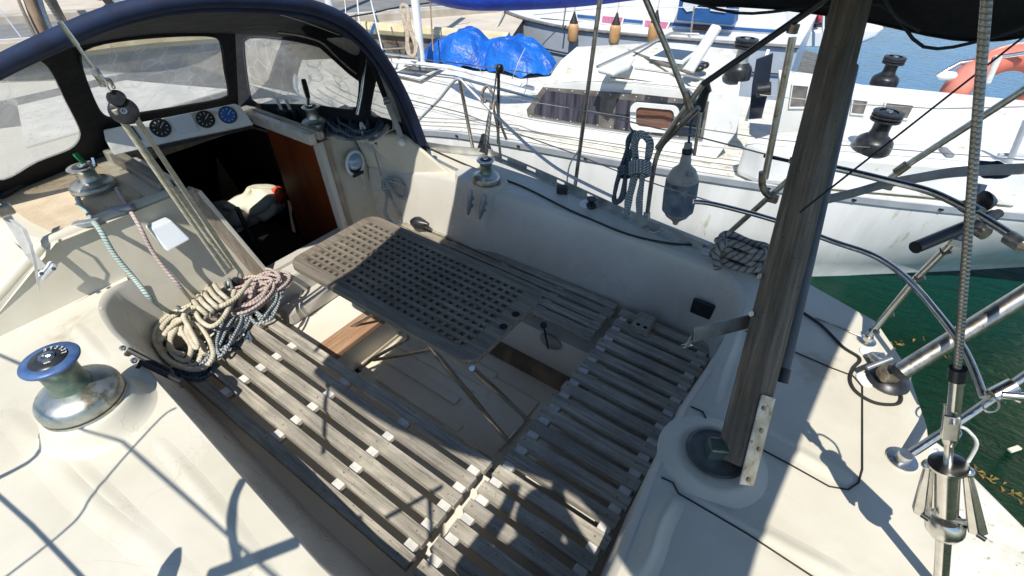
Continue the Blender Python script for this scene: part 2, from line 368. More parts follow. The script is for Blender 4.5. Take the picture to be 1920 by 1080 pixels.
for i in range(len(qe) - 1):
    a, b = V((*qe[i], 0)), V((*qe[i + 1], 0)); m_.add([a + V((0, 0, -1.5)), b + V((0, 0, -1.5)), b + V((0, 0, QZ - .01)), a + V((0, 0, QZ - .01))], [(0, 1, 2, 3)])
a, b = V((*qe[-1], 0)), V((*qe[0], 0)); m_.add([a + V((0, 0, -1.5)), b + V((0, 0, -1.5)), b + V((0, 0, QZ - .01)), a + V((0, 0, QZ - .01))], [(0, 1, 2, 3)])
o = m_.build('quay_wall', 'wall', smooth=0); tag(o, 'rough brown stone quay wall dropping to the water under the sandy ground', 'quay wall')
pts = [V((*p, QZ + .03)) for p in qe[:5]]
o = MB().tube(pts, .09, 8).build('quay_edge_beam', 'yellow'); tag(o, 'pale yellow painted beam along the edge of the quay', 'edge beam')
# ================================================================== OWN YACHT
yacht = thing('sailing_yacht', 'cream white sailing yacht seen from its stern, cockpit with slatted seats in the foreground', 'sailing yacht', (0, -1.2, 0))
Z1 = 1.59
def z1(l): return [V((a, b, Z1)) for a, b in l]
stb = [(7.2, -.95), (6.3, -1.8), (5.2, -2.25), (4.0, -2.48), (2.36, -2.50), (1.94, -2.52), (.9, -2.50), (.22, -2.42), (-.10, -2.36), (-.40, -2.24), (-.53, -2.01), (-.61, -1.72), (-.655, -1.31), (-.67, -1.0), (-.66, .1), (-.3, .62), (.6, .80), (2.6, .84), (4.5, .6), (6.0, .1), (6.9, -.6)]
A1, A2 = G(325, 750, z=Z1), G(600, 1062, z=Z1)
def aline(t): return A1 + (A2 - A1) * t
port_in = [G(242, 528, x=2.64), G(200, 545, z=Z1), G(184, 578, z=Z1), G(203, 617, z=Z1), G(231, 645, z=Z1)]
for p in port_in: p.z = Z1
port_in = cr(port_in, 5)
notch = [G(255, 672, z=Z1), G(275, 693, z=Z1), G(300, 722, z=Z1)]
al = [A1, aline(.5), A2, V((.30, A2.y + .0, Z1)), V((.14, -.24, Z1)), V((.075, -.38, Z1))]
stin = z1([(.08, -.66), (.11, -1.0), (.12, -1.3), (.10, -1.6), (.09, -1.85), (.105, -2.03), (.15, -2.15), (.24, -2.225), (.36, -2.25), (.6, -2.26), (.9, -2.26), (1.3, -2.26), (1.6, -2.265)])
stin2 = z1([(1.74, -2.23), (1.80, -2.22), (1.97, -2.22), (2.05, -2.22), (2.25, -2.17), (2.43, -2.08), (2.64, -2.03)])
inner = port_in + notch + al + stin + stin2
outer = z1(stb)
# loop of the deck: the cockpit hole is open to the bulkhead line, forward part closed by a bridge under the cabin
hole = inner + z1([(2.70, -2.02), (4.9, -1.85), (5.0, -.6), (2.70, -.46)])
m_ = MB().poly([outer, hole])
deck = m_.build('deck', 'gel', yacht, smooth=0)
# coaming walls
m_ = MB(); rows = []
def bot(p):
    if p in port_in: return None
n_ = len(inner); cen = V((1.2, -1.3, 0))
botl = []
pb = [V((2.64, -.52, 1.13)), V((2.62, -.45, 1.13)), V((2.54, -.40, 1.13)), V((2.40, -.375, 1.13)), V((2.25, -.355, 1.13))]
pbl = []
for i in range(len(port_in)):
    t = i / (len(port_in) - 1) * (len(pb) - 1); k = min(int(t), len(pb) - 2); pbl.append(lerp(pb[k], pb[k + 1], t - k))
botl += pbl
b5 = G(375, 750, z=1.13); b6 = G(600, 981, z=1.13)
botl += [lerp(pb[-1], b5, .15), lerp(pb[-1], b5, .35), lerp(pb[-1], b5, .5), b5, lerp(b5, b6, .55), b6, V((.36, b6.y, 1.13)), V((.2, -.36, 1.13)), V((.15, -.45, 1.13))]
botl += [V((a, b, 1.13)) for a, b in [(.15, -.68), (.17, -1.0), (.18, -1.3), (.16, -1.6), (.15, -1.83), (.16, -1.98), (.21, -2.08), (.29, -2.14), (.39, -2.16), (.6, -2.155), (.9, -2.13), (1.3, -2.10), (1.6, -2.09)]]
botl += [V((a, b, 1.13)) for a, b in [(1.72, -2.06), (1.80, -2.04), (1.97, -2.04), (2.05, -2.06), (2.28, -2.06), (2.45, -2.03), (2.66, -1.97)]]
r1_, r2_, r3_ = [], [], []
for t, b in zip(inner, botl):
    d = (b - t); h = V((d.x, d.y, 0)); hl = h.length or 1
    r1_.append(t + V((0, 0, .001))); r2_.append(t + h.normalized() * .018 + V((0, 0, -.006))); r3_.append(t + h.normalized() * .030 + V((0, 0, -.028)))
m_.loft([r1_, r2_, r3_, [lerp(a, b, .5) for a, b in zip(r3_, botl)], botl, [p + V((0, 0, -.1)) for p in botl]])
m_.build('coaming', 'gelS', yacht, 50)
# hull
m_ = MB(); o2 = [V((.5 + (p.x - .5) * .93, -1.0 + (p.y + 1.0) * .90, .55)) for p in outer]; o3 = [V((.8 + (p.x - .8) * .85, -1.0 + (p.y + 1.0) * .72, -.4)) for p in outer]
oo = [V((p.x + (.012 if p.x > 0 else -.012), p.y + (.015 if p.y > -1 else -.015), Z1 - .05)) for p in outer]
m_.loft([outer, oo, o2, o3], closed=True); m_.build('hull', 'gelS', yacht, 40)
# seat base, footwell, bridge deck (one moulding)
m_ = MB(); zs = 1.06; fx0, fx1, fy0, fy1 = .62, 2.64, -1.79, -.875
m_.poly([[V((.05, -2.3, zs)), V((.05, -.1, zs)), V((2.75, -.1, zs)), V((2.75, -2.3, zs))], [V((fx0, fy0, zs)), V((fx0, fy1, zs)), V((fx1, fy1, zs)), V((fx1, fy0, zs))]])
fl = [V((fx0, fy0, zs)), V((fx1, fy0, zs)), V((fx1, fy1, zs)), V((fx0, fy1, zs))]; fb = [V((fx0 - .02, fy0 + .0, .70)), V((fx1, fy0 + .0, .70)), V((fx1, fy1, .70)), V((fx0 - .02, fy1, .70))]
m_.add(fl + fb, [(0, 1, 5, 4), (2, 3, 7, 6), (3, 0, 4, 7)])
m_.build('cockpit_moulding', 'gelC', yacht, 30, bevel=.012)
m_ = MB().box((1.43, -1.33, .695), (1.75, .96, .03)); m_.build('cockpit_sole', 'sole', yacht, 0)
m_ = MB()
for y0, x0, x1, wy in [(-1.02, 1.02, 1.75, .06), (-1.16, 1.18, 1.85, .055), (-1.30, 1.32, 1.95, .055), (-1.44, 1.2, 1.95, .055), (-1.58, 1.25, 1.95, .055)]:
    m_.box(((x0 + x1) / 2, y0, .719), (x1 - x0, wy, .022))
m_.box((1.10, -1.35, .716), (.36, .46, .014)); m_.box((.86, -1.55, .718), (.10, .22, .018)); m_.box((.80, -1.12, .72), (.26, .10, .022)); m_.box((.96, -1.08, .72), (.14, .05, .03)); m_.box((.72, -1.3, .718), (.18, .12, .018))
m_.build('sole_panel', 'sole', yacht, 0, bevel=.006)
m_ = MB().b2((.66, -1.79, .712), (2.0, -1.72, .80)); m_.build('limber_board', 'brwood', yacht, 0, bevel=.006)
# bridge deck top + teak lip, raised shapes
m_ = MB().b2((2.03, -1.785, .70), (2.66, -.88, .975)); m_.build('bridge_deck', 'gelC', yacht, 0, bevel=.012)
m_ = MB().b2((1.97, -1.785, .94), (2.12, -.88, .985)); m_.build('bridge_deck_edge', 'teakbr', yacht, 0, bevel=.006)
MB().b2((2.50, -1.78, .976), (2.66, -.96, 1.225)).build('bridge_step', 'gelS', yacht, 0, bevel=.02)
MB().b2((2.38, -1.45, .976), (2.50, -1.0, 1.08)).build('bridge_step', 'gelS', yacht, 0, bevel=.02)
# bulkhead with companionway
X = 2.65
OT = 1.86
bh = [(.5, Z1 - .01), (.22, 1.58), (.12, 1.66), (-.06, 1.755), (-.20, 1.83), (-.32, 1.875), (-.74, 1.875), (-.90, OT), (-1.04, 1.24), (-1.67, 1.22), (-1.69, OT), (-1.96, 1.85), (-2.02, 1.62), (-2.04, 1.1), (-.4, 1.1), (-.4, 1.5)]
# polygon in order: port deck edge, over the top, companionway notch, starboard, down and back
bhp = [V((X, a, b)) for a, b in bh]
BX = lambda z: 2.625 + .12 * (z - 1.2)
for p in bhp: p.x = BX(p.z)
tub('moulded_edge', 'gel', yacht, cr([V((BX(b_) + .03, a_, b_)) for a_, b_ in [(.40, Z1 - .01), (.22, 1.585), (.12, 1.66), (-.06, 1.755), (-.20, 1.83), (-.32, 1.868), (-.74, 1.868), (-.88, 1.86)]], 4), .032, 10)
MB().poly([bhp], (.05, 0, 0)).build('bulkhead', 'gel', yacht, 0, bevel=.02, seg=3)
# starboard shoulder of the coachroof
a, b, c, d = V((2.60, -1.95, 1.85)), V((2.36, -2.14, 1.84)), V((2.10, -2.26, Z1)), V((2.40, -2.07, Z1 - .01))
e_, f_ = V((2.66, -1.94, 1.85)), V((2.66, -2.02, 1.55))
m_ = MB().add([a, b, c, d, e_, f_, V((3.6, -2.2, 1.84)), V((3.6, -2.34, Z1)), V((2.66, -1.94, 1.85))], [(0, 3, 2, 1), (0, 4, 5, 3), (1, 2, 7, 6), (0, 1, 6, 8)])
m_.build('coachroof_shoulder', 'gel', yacht, 60, bevel=.035, seg=4)
# coachroof
HX0, HX1, HY0, HY1 = 2.66, 3.34, -.86, -1.64
RZ = 1.875
rp = [G(300, 382, z=RZ), G(110, 437, z=RZ), G(40, 480, z=RZ), G(-60, 400, z=RZ), G(15, 377, z=RZ), G(125, 325, z=RZ)]
ro = [V((2.68, -.30, RZ)), V((2.9, -.24, RZ)), V((3.6, -.20, RZ)), V((4.8, -.35, RZ - .02)), V((5.6, -.75, RZ - .08)), V((5.7, -1.5, RZ - .08)), V((4.9, -2.0, RZ - .02)), V((3.6, -2.18, RZ - .02)), V((2.68, -1.95, RZ - .02))]
sun_hole = [(3.48, -1.07), (3.80, -1.07), (3.80, -1.47), (3.48, -1.47)]  # added roof opening, placed so a sun patch reaches the cabin blanket
m_ = MB().poly([ro + [V((2.68, HY1, RZ)), V((HX1, HY1, RZ)), V((HX1, HY0, RZ)), V((2.68, HY0, RZ))], [V((a_, b_, RZ)) for a_, b_ in sun_hole]])
lo = [V((2.68, .16, Z1)), V((2.9, .2, Z1)), V((3.6, .2, Z1)), V((4.8, .0, Z1)), V((6.0, -.6, Z1)), V((6.1, -1.5, Z1)), V((5.0, -2.2, Z1)), V((3.6, -2.34, Z1)), V((2.9, -2.34, Z1))]
m_.loft([ro, lo]); m_.build('coachroof', 'gel', yacht, 30, bevel=.0)
ns = [V((2.72, -.33, RZ + .004)), V((2.98, -.30, RZ + .004)), V((3.5, -.28, RZ + .004)), V((3.42, -.74, RZ + .004)), V((2.80, -.72, RZ + .004)), V((2.74, -.62, RZ + .004))]
MB().poly([ns], (0, 0, .004)).build('non_skid_panel', 'nonskid', yacht, 0)
MB().poly([[V((4.0, -.6, RZ - .002)), V((5.2, -.9, RZ - .03)), V((5.2, -1.5, RZ - .03)), V((4.0, -1.9, RZ - .002))]], (0, 0, .01)).build('non_skid_panel', 'gelAn', yacht, 0)
# hatch frame round the companionway opening
m_ = MB(); hz = 1.93
m_.bar((HX1 + .02, HY0 + .06, hz - .03), (HX1 + .02, HY1 - .05, hz - .03), .07, .09)
m_.bar((HX0, HY1 - .01, hz - .035), (HX1, HY1 - .01, hz - .035), .05, .07)
m_.build('hatch_frame', 'gelS', yacht, 0, bevel=.008)
MB().bar((HX0 - .03, HY1 - .055, hz - .02), (HX1 + .1, HY1 - .055, hz - .02), .035, .05).build('hatch_rail', 'teak', yacht, 0, bevel=.004)
MB().bar((HX0 + .1, HY0 + .035, hz - .025), (HX1 + .08, HY0 + .02, hz - .025), .06, .055).build('hatch_rail', 'teak', yacht, 0, bevel=.004)
MB().bar((HX0 + .12, HY0 - .03, hz - .045), (HX1 + .02, HY0 - .03, hz - .045), .03, .03).build('hatch_slide', 'white', yacht, 0, bevel=.004)
MB().bar((HX1 - .05, HY0 - .02, hz - .05), (HX1 - .05, HY1 + .02, hz - .05), .06, .05).build('sliding_hatch', 'brwood', yacht, 0, bevel=.004)
# companionway jambs
def jamb(p, q, w, t, mat, name, xo=-.02):
    MB().bar(V((BX(p[1]) + xo, p[0], p[1])), V((BX(q[1]) + xo, q[0], q[1])), t, w, up=(0, 1, 0)).build(name, mat, yacht, 0, bevel=.004)
jamb((-.885, 1.88), (-1.045, 1.20), .055, .05, 'teakz', 'companionway_jamb')
jamb((-.925, 1.86), (-1.075, 1.24), .022, .07, 'gelS', 'companionway_trim')
jamb((-1.735, 1.86), (-1.71, 1.20), .055, .05, 'teakz', 'companionway_jamb')
jamb((-1.69, 1.86), (-1.665, 1.22), .035, .07, 'gelS', 'companionway_trim')
MB().bar((X - .01, -1.03, 1.235), (X - .01, -1.68, 1.235), .07, .03).build('companionway_sill', 'gelS', yacht, 0, bevel=.005)
# dark cabin
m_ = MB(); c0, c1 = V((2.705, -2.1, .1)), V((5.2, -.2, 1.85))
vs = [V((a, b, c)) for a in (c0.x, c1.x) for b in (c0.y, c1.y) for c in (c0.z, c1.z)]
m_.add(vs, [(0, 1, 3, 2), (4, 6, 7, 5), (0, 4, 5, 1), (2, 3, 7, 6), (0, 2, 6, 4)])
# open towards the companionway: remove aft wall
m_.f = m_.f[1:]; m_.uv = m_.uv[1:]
m_.poly([[V((3.42, -2.1, 1.86)), V((5.2, -2.1, 1.86)), V((5.2, -.2, 1.86)), V((3.42, -.2, 1.86))], [V((a_, b_, 1.86)) for a_, b_ in sun_hole]])  # same added opening cut through the lining for the sun patch
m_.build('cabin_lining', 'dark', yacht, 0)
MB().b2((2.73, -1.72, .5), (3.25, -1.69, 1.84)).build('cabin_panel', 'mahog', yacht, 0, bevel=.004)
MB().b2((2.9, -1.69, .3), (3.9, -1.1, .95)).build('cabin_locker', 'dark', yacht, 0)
MB().tube([(3.05, -1.28, .4), (3.02, -1.22, 1.5)], .016).build('cabin_pole', 'black', yacht)
# port side recess under the handles (a shallow box shape behind the two cleats)
for (u0, v0, u1, v1) in [(238, 664, 323, 704), (259, 687, 343, 724)]:
    a = G(u0, v0, z=1.60); b = G(u1, v1, z=1.50)
    m_ = MB().tube([a, a + V((-.02, -.01, .03)), b + V((0, 0, .03)), b], .011, 8); m_.build('folding_cleat', 'black', yacht)
    MB().lathe([(.001, -.012), (.010, -.008), (.013, 0), (.010, .008), (.001, .012)], a + V((0, 0, .035)), n=10, cap=False).build('cleat_pin', 'steel', yacht)
# moulded joint lines of the aft deck (grooves with a dark bedding line)
def seam(pts, z=Z1 + .003, r=.0030, mat='blackr'):
    tub('deck_seam', mat, yacht, [G(u, v, z=z) for u, v in pts], r, 6)
seam([(1398, 620), (1560, 690), (1600, 705), (1617, 725), (1617, 880), (1610, 905), (1590, 918), (1555, 912), (1480, 870), (1405, 830)])
seam([(1240, 895), (1262, 905), (1272, 925), (1400, 1000), (1530, 1085)])
seam([(1295, 762), (1318, 772), (1326, 790), (1345, 800)])
def ridge(pts, w, h, name='deck_ridge'):
    rows = []; P = [G(u, v, z=Z1) for u, v in pts]
    P = cr(P, 5)
    for i, p in enumerate(P):
        t = (P[min(i + 1, len(P) - 1)] - P[max(i - 1, 0)]).normalized(); s = V((-t.y, t.x, 0))
        rows.append([p + s * (w * k) + V((0, 0, h * sin(pi * (i + .3) / (len(P) - .4)) ** .7 * math.exp(-(k * 2) ** 2) - .0015)) for k in (-1, -.6, -.35, -.15, 0, .15, .35, .6, 1)])
    MB().loft(rows).build(name, 'gel', yacht, 80)
ridge([(1405, 800), (1470, 835), (1560, 885), (1600, 905)], .05, .012)
ridge([(1290, 925), (1400, 985), (1540, 1060), (1600, 1090)], .05, .012)
ridge([(1265, 930), (1235, 980), (1215, 1040), (1190, 1090)], .05, .03)
ridge([(1385, 610), (1372, 650), (1352, 700), (1338, 755)], .04, .016)
ridge([(0, 770), (60, 820), (150, 920), (260, 1010), (380, 1120)], .07, .010)
ridge([(60, 760), (120, 850), (230, 960), (360, 1090)], .05, .007)
ridge([(290, 820), (350, 890), (430, 985), (520, 1100)], .05, .008)
ridge([(130, 600), (165, 640), (200, 680)], .05, .008)
ridge([(40, 690), (100, 650), (150, 600), (180, 575)], .035, .006)
# round pad for the gangplank
pc = G(1341, 851, z=1.62); pc.z = Z1; m_ = MB().lathe([(.185, -.003), (.165, .003), (.148, .010), (.134, .015), (.126, .019), (.115, .020), (.001, .021)], pc, n=40, cap=False); m_.build('moulded_pad', 'gel', yacht, 80)
# winch pads
wc = G(160, 752, z=1.68); wc2 = V((wc.x, wc.y, Z1))
MB().lathe([(.195, -.003), (.182, .004), (.170, .016), (.158, .036), (.148, .060), (.140, .080), (.133, .088), (.001, .090)], wc2, n=40, cap=False).build('winch_pad', 'gel', yacht, 80)
# starboard winch pedestal protruding into the cockpit
m_ = MB(); top = [V((1.69, -2.25, 1.62)), V((1.74, -2.175, 1.625)), V((1.97, -2.175, 1.625)), V((2.05, -2.23, 1.62)), V((2.05, -2.34, 1.625)), V((1.70, -2.34, 1.625))]
m_.poly([top]); low = [V((1.66, -2.20, 1.35)), V((1.72, -2.12, 1.35)), V((2.0, -2.12, 1.35)), V((2.09, -2.18, 1.35)), V((2.09, -2.38, 1.55)), V((1.66, -2.38, 1.55))]
low2 = [V((1.66, -2.14, 1.24)), V((1.72, -2.085, 1.24)), V((2.0, -2.085, 1.24)), V((2.09, -2.13, 1.24)), V((2.09, -2.38, 1.5)), V((1.66, -2.38, 1.5))]
m_.loft([top, low, low2], closed=True).build('winch_pedestal', 'gelS', yacht, 50, bevel=.02, seg=3)
# ------------------------------------------------------------------ winches
def winch(base, h, R, rt, parent, ringmat='steel', drum='winch', rot=0, lower='winch', top='black', name='winch', tails=False):
    base = V(base)
    w = MB().lathe([(R, 0), (R, h * .06), (R * 1.0, h * .20), (R * .97, h * .26), (R * .90, h * .31), (R * .74, h * .36), (rt * .78, h * .42)], base, n=36).build(name, lower, parent, 40)
    MB().lathe([(R * 1.015, h * .075), (R * 1.015, h * .095)], base, n=36, cap=False).build('joint_ring', 'black', w, 0)
    MB().lathe([(rt * .78, h * .40), (rt * .66, h * .52), (rt * .66, h * .72), (rt * .76, h * .84), (rt * .95, h * .90)], base, n=32, cap=False).build('drum', drum, w, 60)
    MB().lathe([(rt * .9, h * .88), (rt * 1.0, h * .905), (rt * 1.02, h * .93), (rt * .98, h * .955), (rt * .66, h * .965)], base, n=36, cap=False).build('rim', ringmat, w, 60)
    MB().lathe([(rt * .68, h * .955), (rt * .62, h * .985), (rt * .32, h * .99), (.001, h * .985)], base, n=32, cap=False).build('top_cap', top, w, 60)
    if tails:
        for zz in (.80, .89, .97): MB().lathe([(rt * .7, h * zz - .012), (rt * 1.12, h * zz - .008), (rt * 1.15, h * zz), (rt * 1.12, h * zz + .008), (rt * .7, h * zz + .012)], base, n=32, cap=False).build('jaw', 'black', w, 50)
    m_ = MB().lathe([(rt * .30, h * .985), (rt * .28, h * 1.02), (rt * .17, h * 1.025), (rt * .15, h * .995), (.001, h * .99)], base, n=8, cap=False); m_.build('socket', 'steel', w, 0)
    return w
W0 = V((wc.x, wc.y, 1.674))
wp = winch(W0, .235, .128, .083, yacht, 'bluering', 'winchg', lower='winch')
# lettering-like raised marks round the cap: the five short marks the photo shows
m_ = MB()
ax = random.Random(3)
for i, a in enumerate([-.55, -.37, -.19, 0, .19, .37]):
    an = radians(-55) + a * 1.9; p = W0 + V((cos(an), sin(an), 0)) * .046 + V((0, 0, .235 * .992)); R_ = Matrix.Rotation(an, 3, 'Z')
    m_.box(p, (.014, .0022, .0012), R_); m_.box(p + R_ @ V((.005, .003, 0)), (.0022, .006, .0012), R_)
    if i % 2: m_.box(p + R_ @ V((-.005, .003, 0)), (.0022, .006, .0012), R_)
m_.build('cap_marks', 'white', wp, 0)
winch(G(912, 341, z=1.632), .16, .088, .056, yacht, 'steel', 'winchg', top='black')
wr = winch(G(178, 354, z=1.885), .13, .100, .066, yacht, 'steel', 'winch', top='black')
B2 = G(592, 238, z=1.885); ws = winch(B2, .14, .082, .055, yacht, 'steel', 'winch', top='black')
T2 = B2 + V((0, 0, .14))
p1, p2, p3 = G(578, 206, pl=(T2, FW)), G(578, 184, pl=(T2, FW)), G(569, 150, pl=(T2, FW))
wh = tub('winch_handle', 'steel', ws, [T2 - V((0, 0, .01)), p1, p2], .012); tub('handle_grip', 'black', wh, [p2, lerp(p2, p3, .5), p3], [.014, .018, .016])
# green peg and pins on top of the port roof winch
pT = G(158, 306, z=2.03)
MB().bar(pT, pT + V((.02, .01, .05)), .02, .012).build('green_peg', mat_noise('green_peg_paint', (.01, .20, .06), (.02, .26, .09), 9, .4), wr, 0)
MB().bar(pT + V((-.03, -.03, -.02)), pT + V((-.02, -.04, .02)), .012, .012).bar(pT + V((-.04, -.01, -.02)), pT + V((-.05, -.01, .02)), .012, .012).build('socket_pins', 'steel', wr, 0)
# ------------------------------------------------------------------ starboard fittings
def cleat(p, q, mat='greypl', w=.022, h=.016, parent=yacht):
    m_ = MB(); p, q = V(p), V(q); d = (q - p)
    pts = [p, p + d * .25 + V((0, .0, 0)), p + d * .75, q]
    m_.tube(pts, [w * .35, w * .62, w * .62, w * .35], 10).tube([p + d * .35, p + d * .35 + V((0, -.03, -.01))], w * .5).tube([p + d * .65, p + d * .65 + V((0, -.03, -.01))], w * .5)
    return m_.build('jam_cleat', mat, parent, 60)
pp = 2.09
cleat(G(883, 357, y=-2.085), G(877, 402, y=-2.055), w=.028); cleat(G(909, 366, y=-2.085), G(899, 410, y=-2.055), w=.028)
def opanel(c, n, rx, ry, up, mats, name):
    """oval flush fitting"""
    n = V(n).normalized(); u = V(up); sdir = u.cross(n).normalized(); u = n.cross(sdir)
    def ring(s, off): return [V(c) + sdir * (cos(a) * rx * s) + u * (sin(a) * ry * s) + n * off for a in [2 * pi * k / 32 for k in range(32)]]
    m_ = MB().loft([ring(1.0, 0), ring(.97, .010), ring(.80, .012), ring(.74, .004)], closed=True); o = m_.build(name, mats[0], yacht, 60)
    MB().poly([ring(.76, .005)]).build('face', mats[1], o, 0); return o, sdir, u, n
ev, sd, uu, nn_ = opanel(G(1033, 640, y=-1.785), (0, 1, 0), .075, .055, (0, 0, 1), ('alu', 'alu'), 'engine_control')
ec = G(1033, 647, y=-1.775); MB().cyl(ec, ec + V((0, .03, 0)), .014).build('lever_hub', 'steel', ev, 60)
lv = G(1019, 610, y=-1.745); tub('lever', 'black', ev, [ec + V((0, .03, 0)), lv], .006); MB().lathe([(.001, -.02), (.016, -.012), (.02, 0), (.016, .012), (.001, .02)], lv, n=14, cap=False).build('lever_knob', 'black', ev, 80)
a = G(1318, 577, y=-2.165); mm = MB().box(a + V((0, .01, 0)), (.115, .02, .10)); mm.build('black_vent', 'black', yacht, 0, bevel=.03, seg=4)
# compass in the starboard bulkhead
a = G(665, 306, x=2.64)
cp, sd, uu, nn_ = opanel(a, (-1, 0, .0), .078, .092, (0, 0, 1), ('cushion', 'black'), 'bulkhead_compass')
m_ = MB().lathe([(.058, 0), (.050, .018), (.034, .032), (.015, .038), (.001, .039)], a + V((-.004, 0, .012)), (-1, 0, 0), 24, cap=False)
gl, nt_, b_ = newmat('compass_dome'); b_.inputs['Base Color'].default_value = (.24, .36, .48, 1); b_.inputs['Roughness'].default_value = .05; b_.inputs['Coat Weight'].default_value = 1
m_.build('compass_dome', gl, cp, 80)
m_ = MB().box(a + V((-.012, 0, -.075)), (.02, .09, .025)); m_.build('compass_hood', 'black', cp, 0, bevel=.008)
a2 = G(683, 352, x=2.635); tub('pull_cord', 'ropewhite', cp, [a + V((-.02, -.02, -.08)), a2], .003); MB().lathe([(.001, -.012), (.009, 0), (.001, .012)], a2, n=8, cap=False).build('cord_knob', 'white', cp)
# white cover on the port bulkhead
plV = (G(320, 443, x=2.585), V((-.85, 0, .53)))
a = [G(u, v, pl=plV) for u, v in [(281, 430), (321, 412), (358, 449), (315, 473)]]
ic = MB().poly([a], (.06, 0, 0)).build('instrument_cover', 'cushion', yacht, 0, bevel=.008)
# toe rail of slotted alloy
rail = [(905, 287), (960, 308), (1040, 343), (1130, 385), (1215, 425), (1300, 462), (1392, 498)]
rp_ = cr([G(u, v, z=Z1) for u, v in rail], 8)
fore = [V((6.2, -1.72, Z1)), V((5.2, -2.15, Z1)), V((4.0, -2.38, Z1)), V((3.1, -2.46, Z1)), V((2.5, -2.46, Z1))]
rp_ = fore + rp_[2:]
RP = cr(rp_, 3); m_ = MB(); h1 = .045; acc = 0
lo_, s1, s2, hi_ = [[p + V((0, 0, k)) for p in RP] for k in (0, .012, .034, .046)]
def strip(a, b):
    m_.loft([a, b])
strip(lo_, s1); strip(s2, hi_)
dist = 0
for i in range(len(RP) - 1):
    dl = (RP[i + 1] - RP[i]).length; dist += dl
    if (dist % .26) > .075: m_.add([s1[i], s1[i + 1], s2[i + 1], s2[i]], [(0, 1, 2, 3)])
m_.loft([[p + V((0, 0, .002)) for p in RP], [p + V((0, .04, .002)) for p in RP]])
m_.build('toe_rail', 'alu', yacht, 0, solid=.005)
tub('deck_track', 'alu', yacht, cr([G(820, 300, z=Z1 + .01), G(860, 320, z=Z1 + .01), G(905, 338, z=Z1 + .01)], 4), .010, 6)
MB().bar(G(748, 272 + 20, z=Z1 + .02), G(800, 306, z=Z1 + .012), .05, .02).build('deck_track', 'alu', yacht, 0, bevel=.004)
# small deck blocks near the rail
m_ = MB().lathe([(.03, 0), (.035, .01), (.03, .02), (.018, .025), (.018, .04), (.03, .05), (.03, .058)], G(1108, 388, z=Z1), n=20); m_.build('turning_block', 'black', yacht, 60)
MB().lathe([(.045, 0), (.045, .012), (.02, .02)], G(1100, 384, z=Z1), n=20).build('block_base', 'white', yacht, 60)
MB().box(G(1054, 355, z=Z1 + .03), (.07, .035, .06), Matrix.Rotation(.4, 3, 'Z')).build('lead_block', 'black', yacht, 0, bevel=.01)
# stanchions and lifelines
def tb(px, r, mat='steelw', name='tube', parent=yacht, smoothn=1, n=10):
    P = [G(u, v, **k) for u, v, k in px]
    if smoothn > 1: P = cr(P, smoothn)
    return tub(name, mat, parent, P, r, n)
s1b = G(1080, 338, z=Z1 + .0)
st = tub('stanchion', 'steelw', yacht, [G(1078, 350, z=Z1), G(1125, 0, y=-2.47), G(1131, -40, y=-2.47)], .0125)
gate = cr([G(1212, 412, z=Z1), G(1225, 320, y=-2.40), G(1238, 278, y=-2.40), G(1262, 250, y=-2.38), G(1310, 202, y=-2.32)], 5)
tub('gate_stanchion', 'steelw', yacht, gate, .013)
tub('stanchion_foot', 'steelw', yacht, [G(1212, 418, z=Z1), G(1213, 398, z=Z1 + .05)], .02)
# webbing tie at the stanchion
tub('webbing_tie', 'webbing', yacht, cr([G(1083, 285, y=-2.47), G(1068, 310, y=-2.46), G(1063, 345, z=Z1 + .02), G(1066, 372, z=Z1)], 4), .005, 5)
# lifelines of the yacht (thin)
for pts, r in [([(757, 130), (835, 155), (900, 185), (1000, 240)], .003), ([(760, 165), (880, 240), (1000, 300)], .003)]: pass
# bimini frame tubes
bim = thing('bimini_top', 'black canvas bimini stretched on steel tubes above the cockpit, its sagging edge at the top', 'bimini', (1.0, -1.0, Z1))
hinge = G(1292, 196, y=-2.35)
tub('frame_tube', 'black', bim, [G(1318, 158, y=-2.35), G(1500, 32, y=-2.42), G(1560, -10, y=-2.42)], .014)
tub('frame_tube', 'steelw', bim, [G(1232, 278, y=-2.37), G(1318, 158, y=-2.35)], .014)
tub('frame_tube', 'steelw', bim, [hinge, G(1250, 90, y=-2.3), G(1205, -15, y=-2.2), V((1.35, -1.9, 3.10))], .0135)
tub('hinge_sleeve', 'rust', bim, [G(1294, 205, y=-2.35), G(1285, 172, y=-2.34)], .018)
tub('hinge_sleeve', 'rust', bim, [G(1490, 45, y=-2.42), G(1484, 62, y=-2.42)], .022)
tub('frame_tube', 'steelw', bim, [G(1434, 335, y=-2.42), G(1486, 70, y=-2.42)], .0155)
tub('frame_elbow', 'rust', bim, cr([G(1430, 322, y=-2.42), G(1429, 345, y=-2.42), G(1436, 362, y=-2.42), G(1448, 368, y=-2.42)], 3), .017)
# long brace from the quarter up to the frame
tub('frame_tube', 'steelw', bim, [G(1352, 450, z=Z1), G(1450, 362, y=-2.44), G(1520, 300, y=-2.46)], .0135)
tub('frame_tube', 'steelw', bim, [G(1662, 340, y=-2.5), G(1700, 310, y=-2.5), G(1925, 165, y=-2.48)], .013)
tub('hinge_sleeve', 'rust', bim, [G(1680, 324, y=-2.5), G(1702, 308, y=-2.5)], .019)
MB().box(G(1664, 344, y=-2.5), (.05, .03, .05)).build('clamp', 'rust', bim, 0, bevel=.006)
MB().box(G(1449, 372, y=-2.44), (.05, .03, .04)).build('clamp', 'rust', bim, 0, bevel=.006)
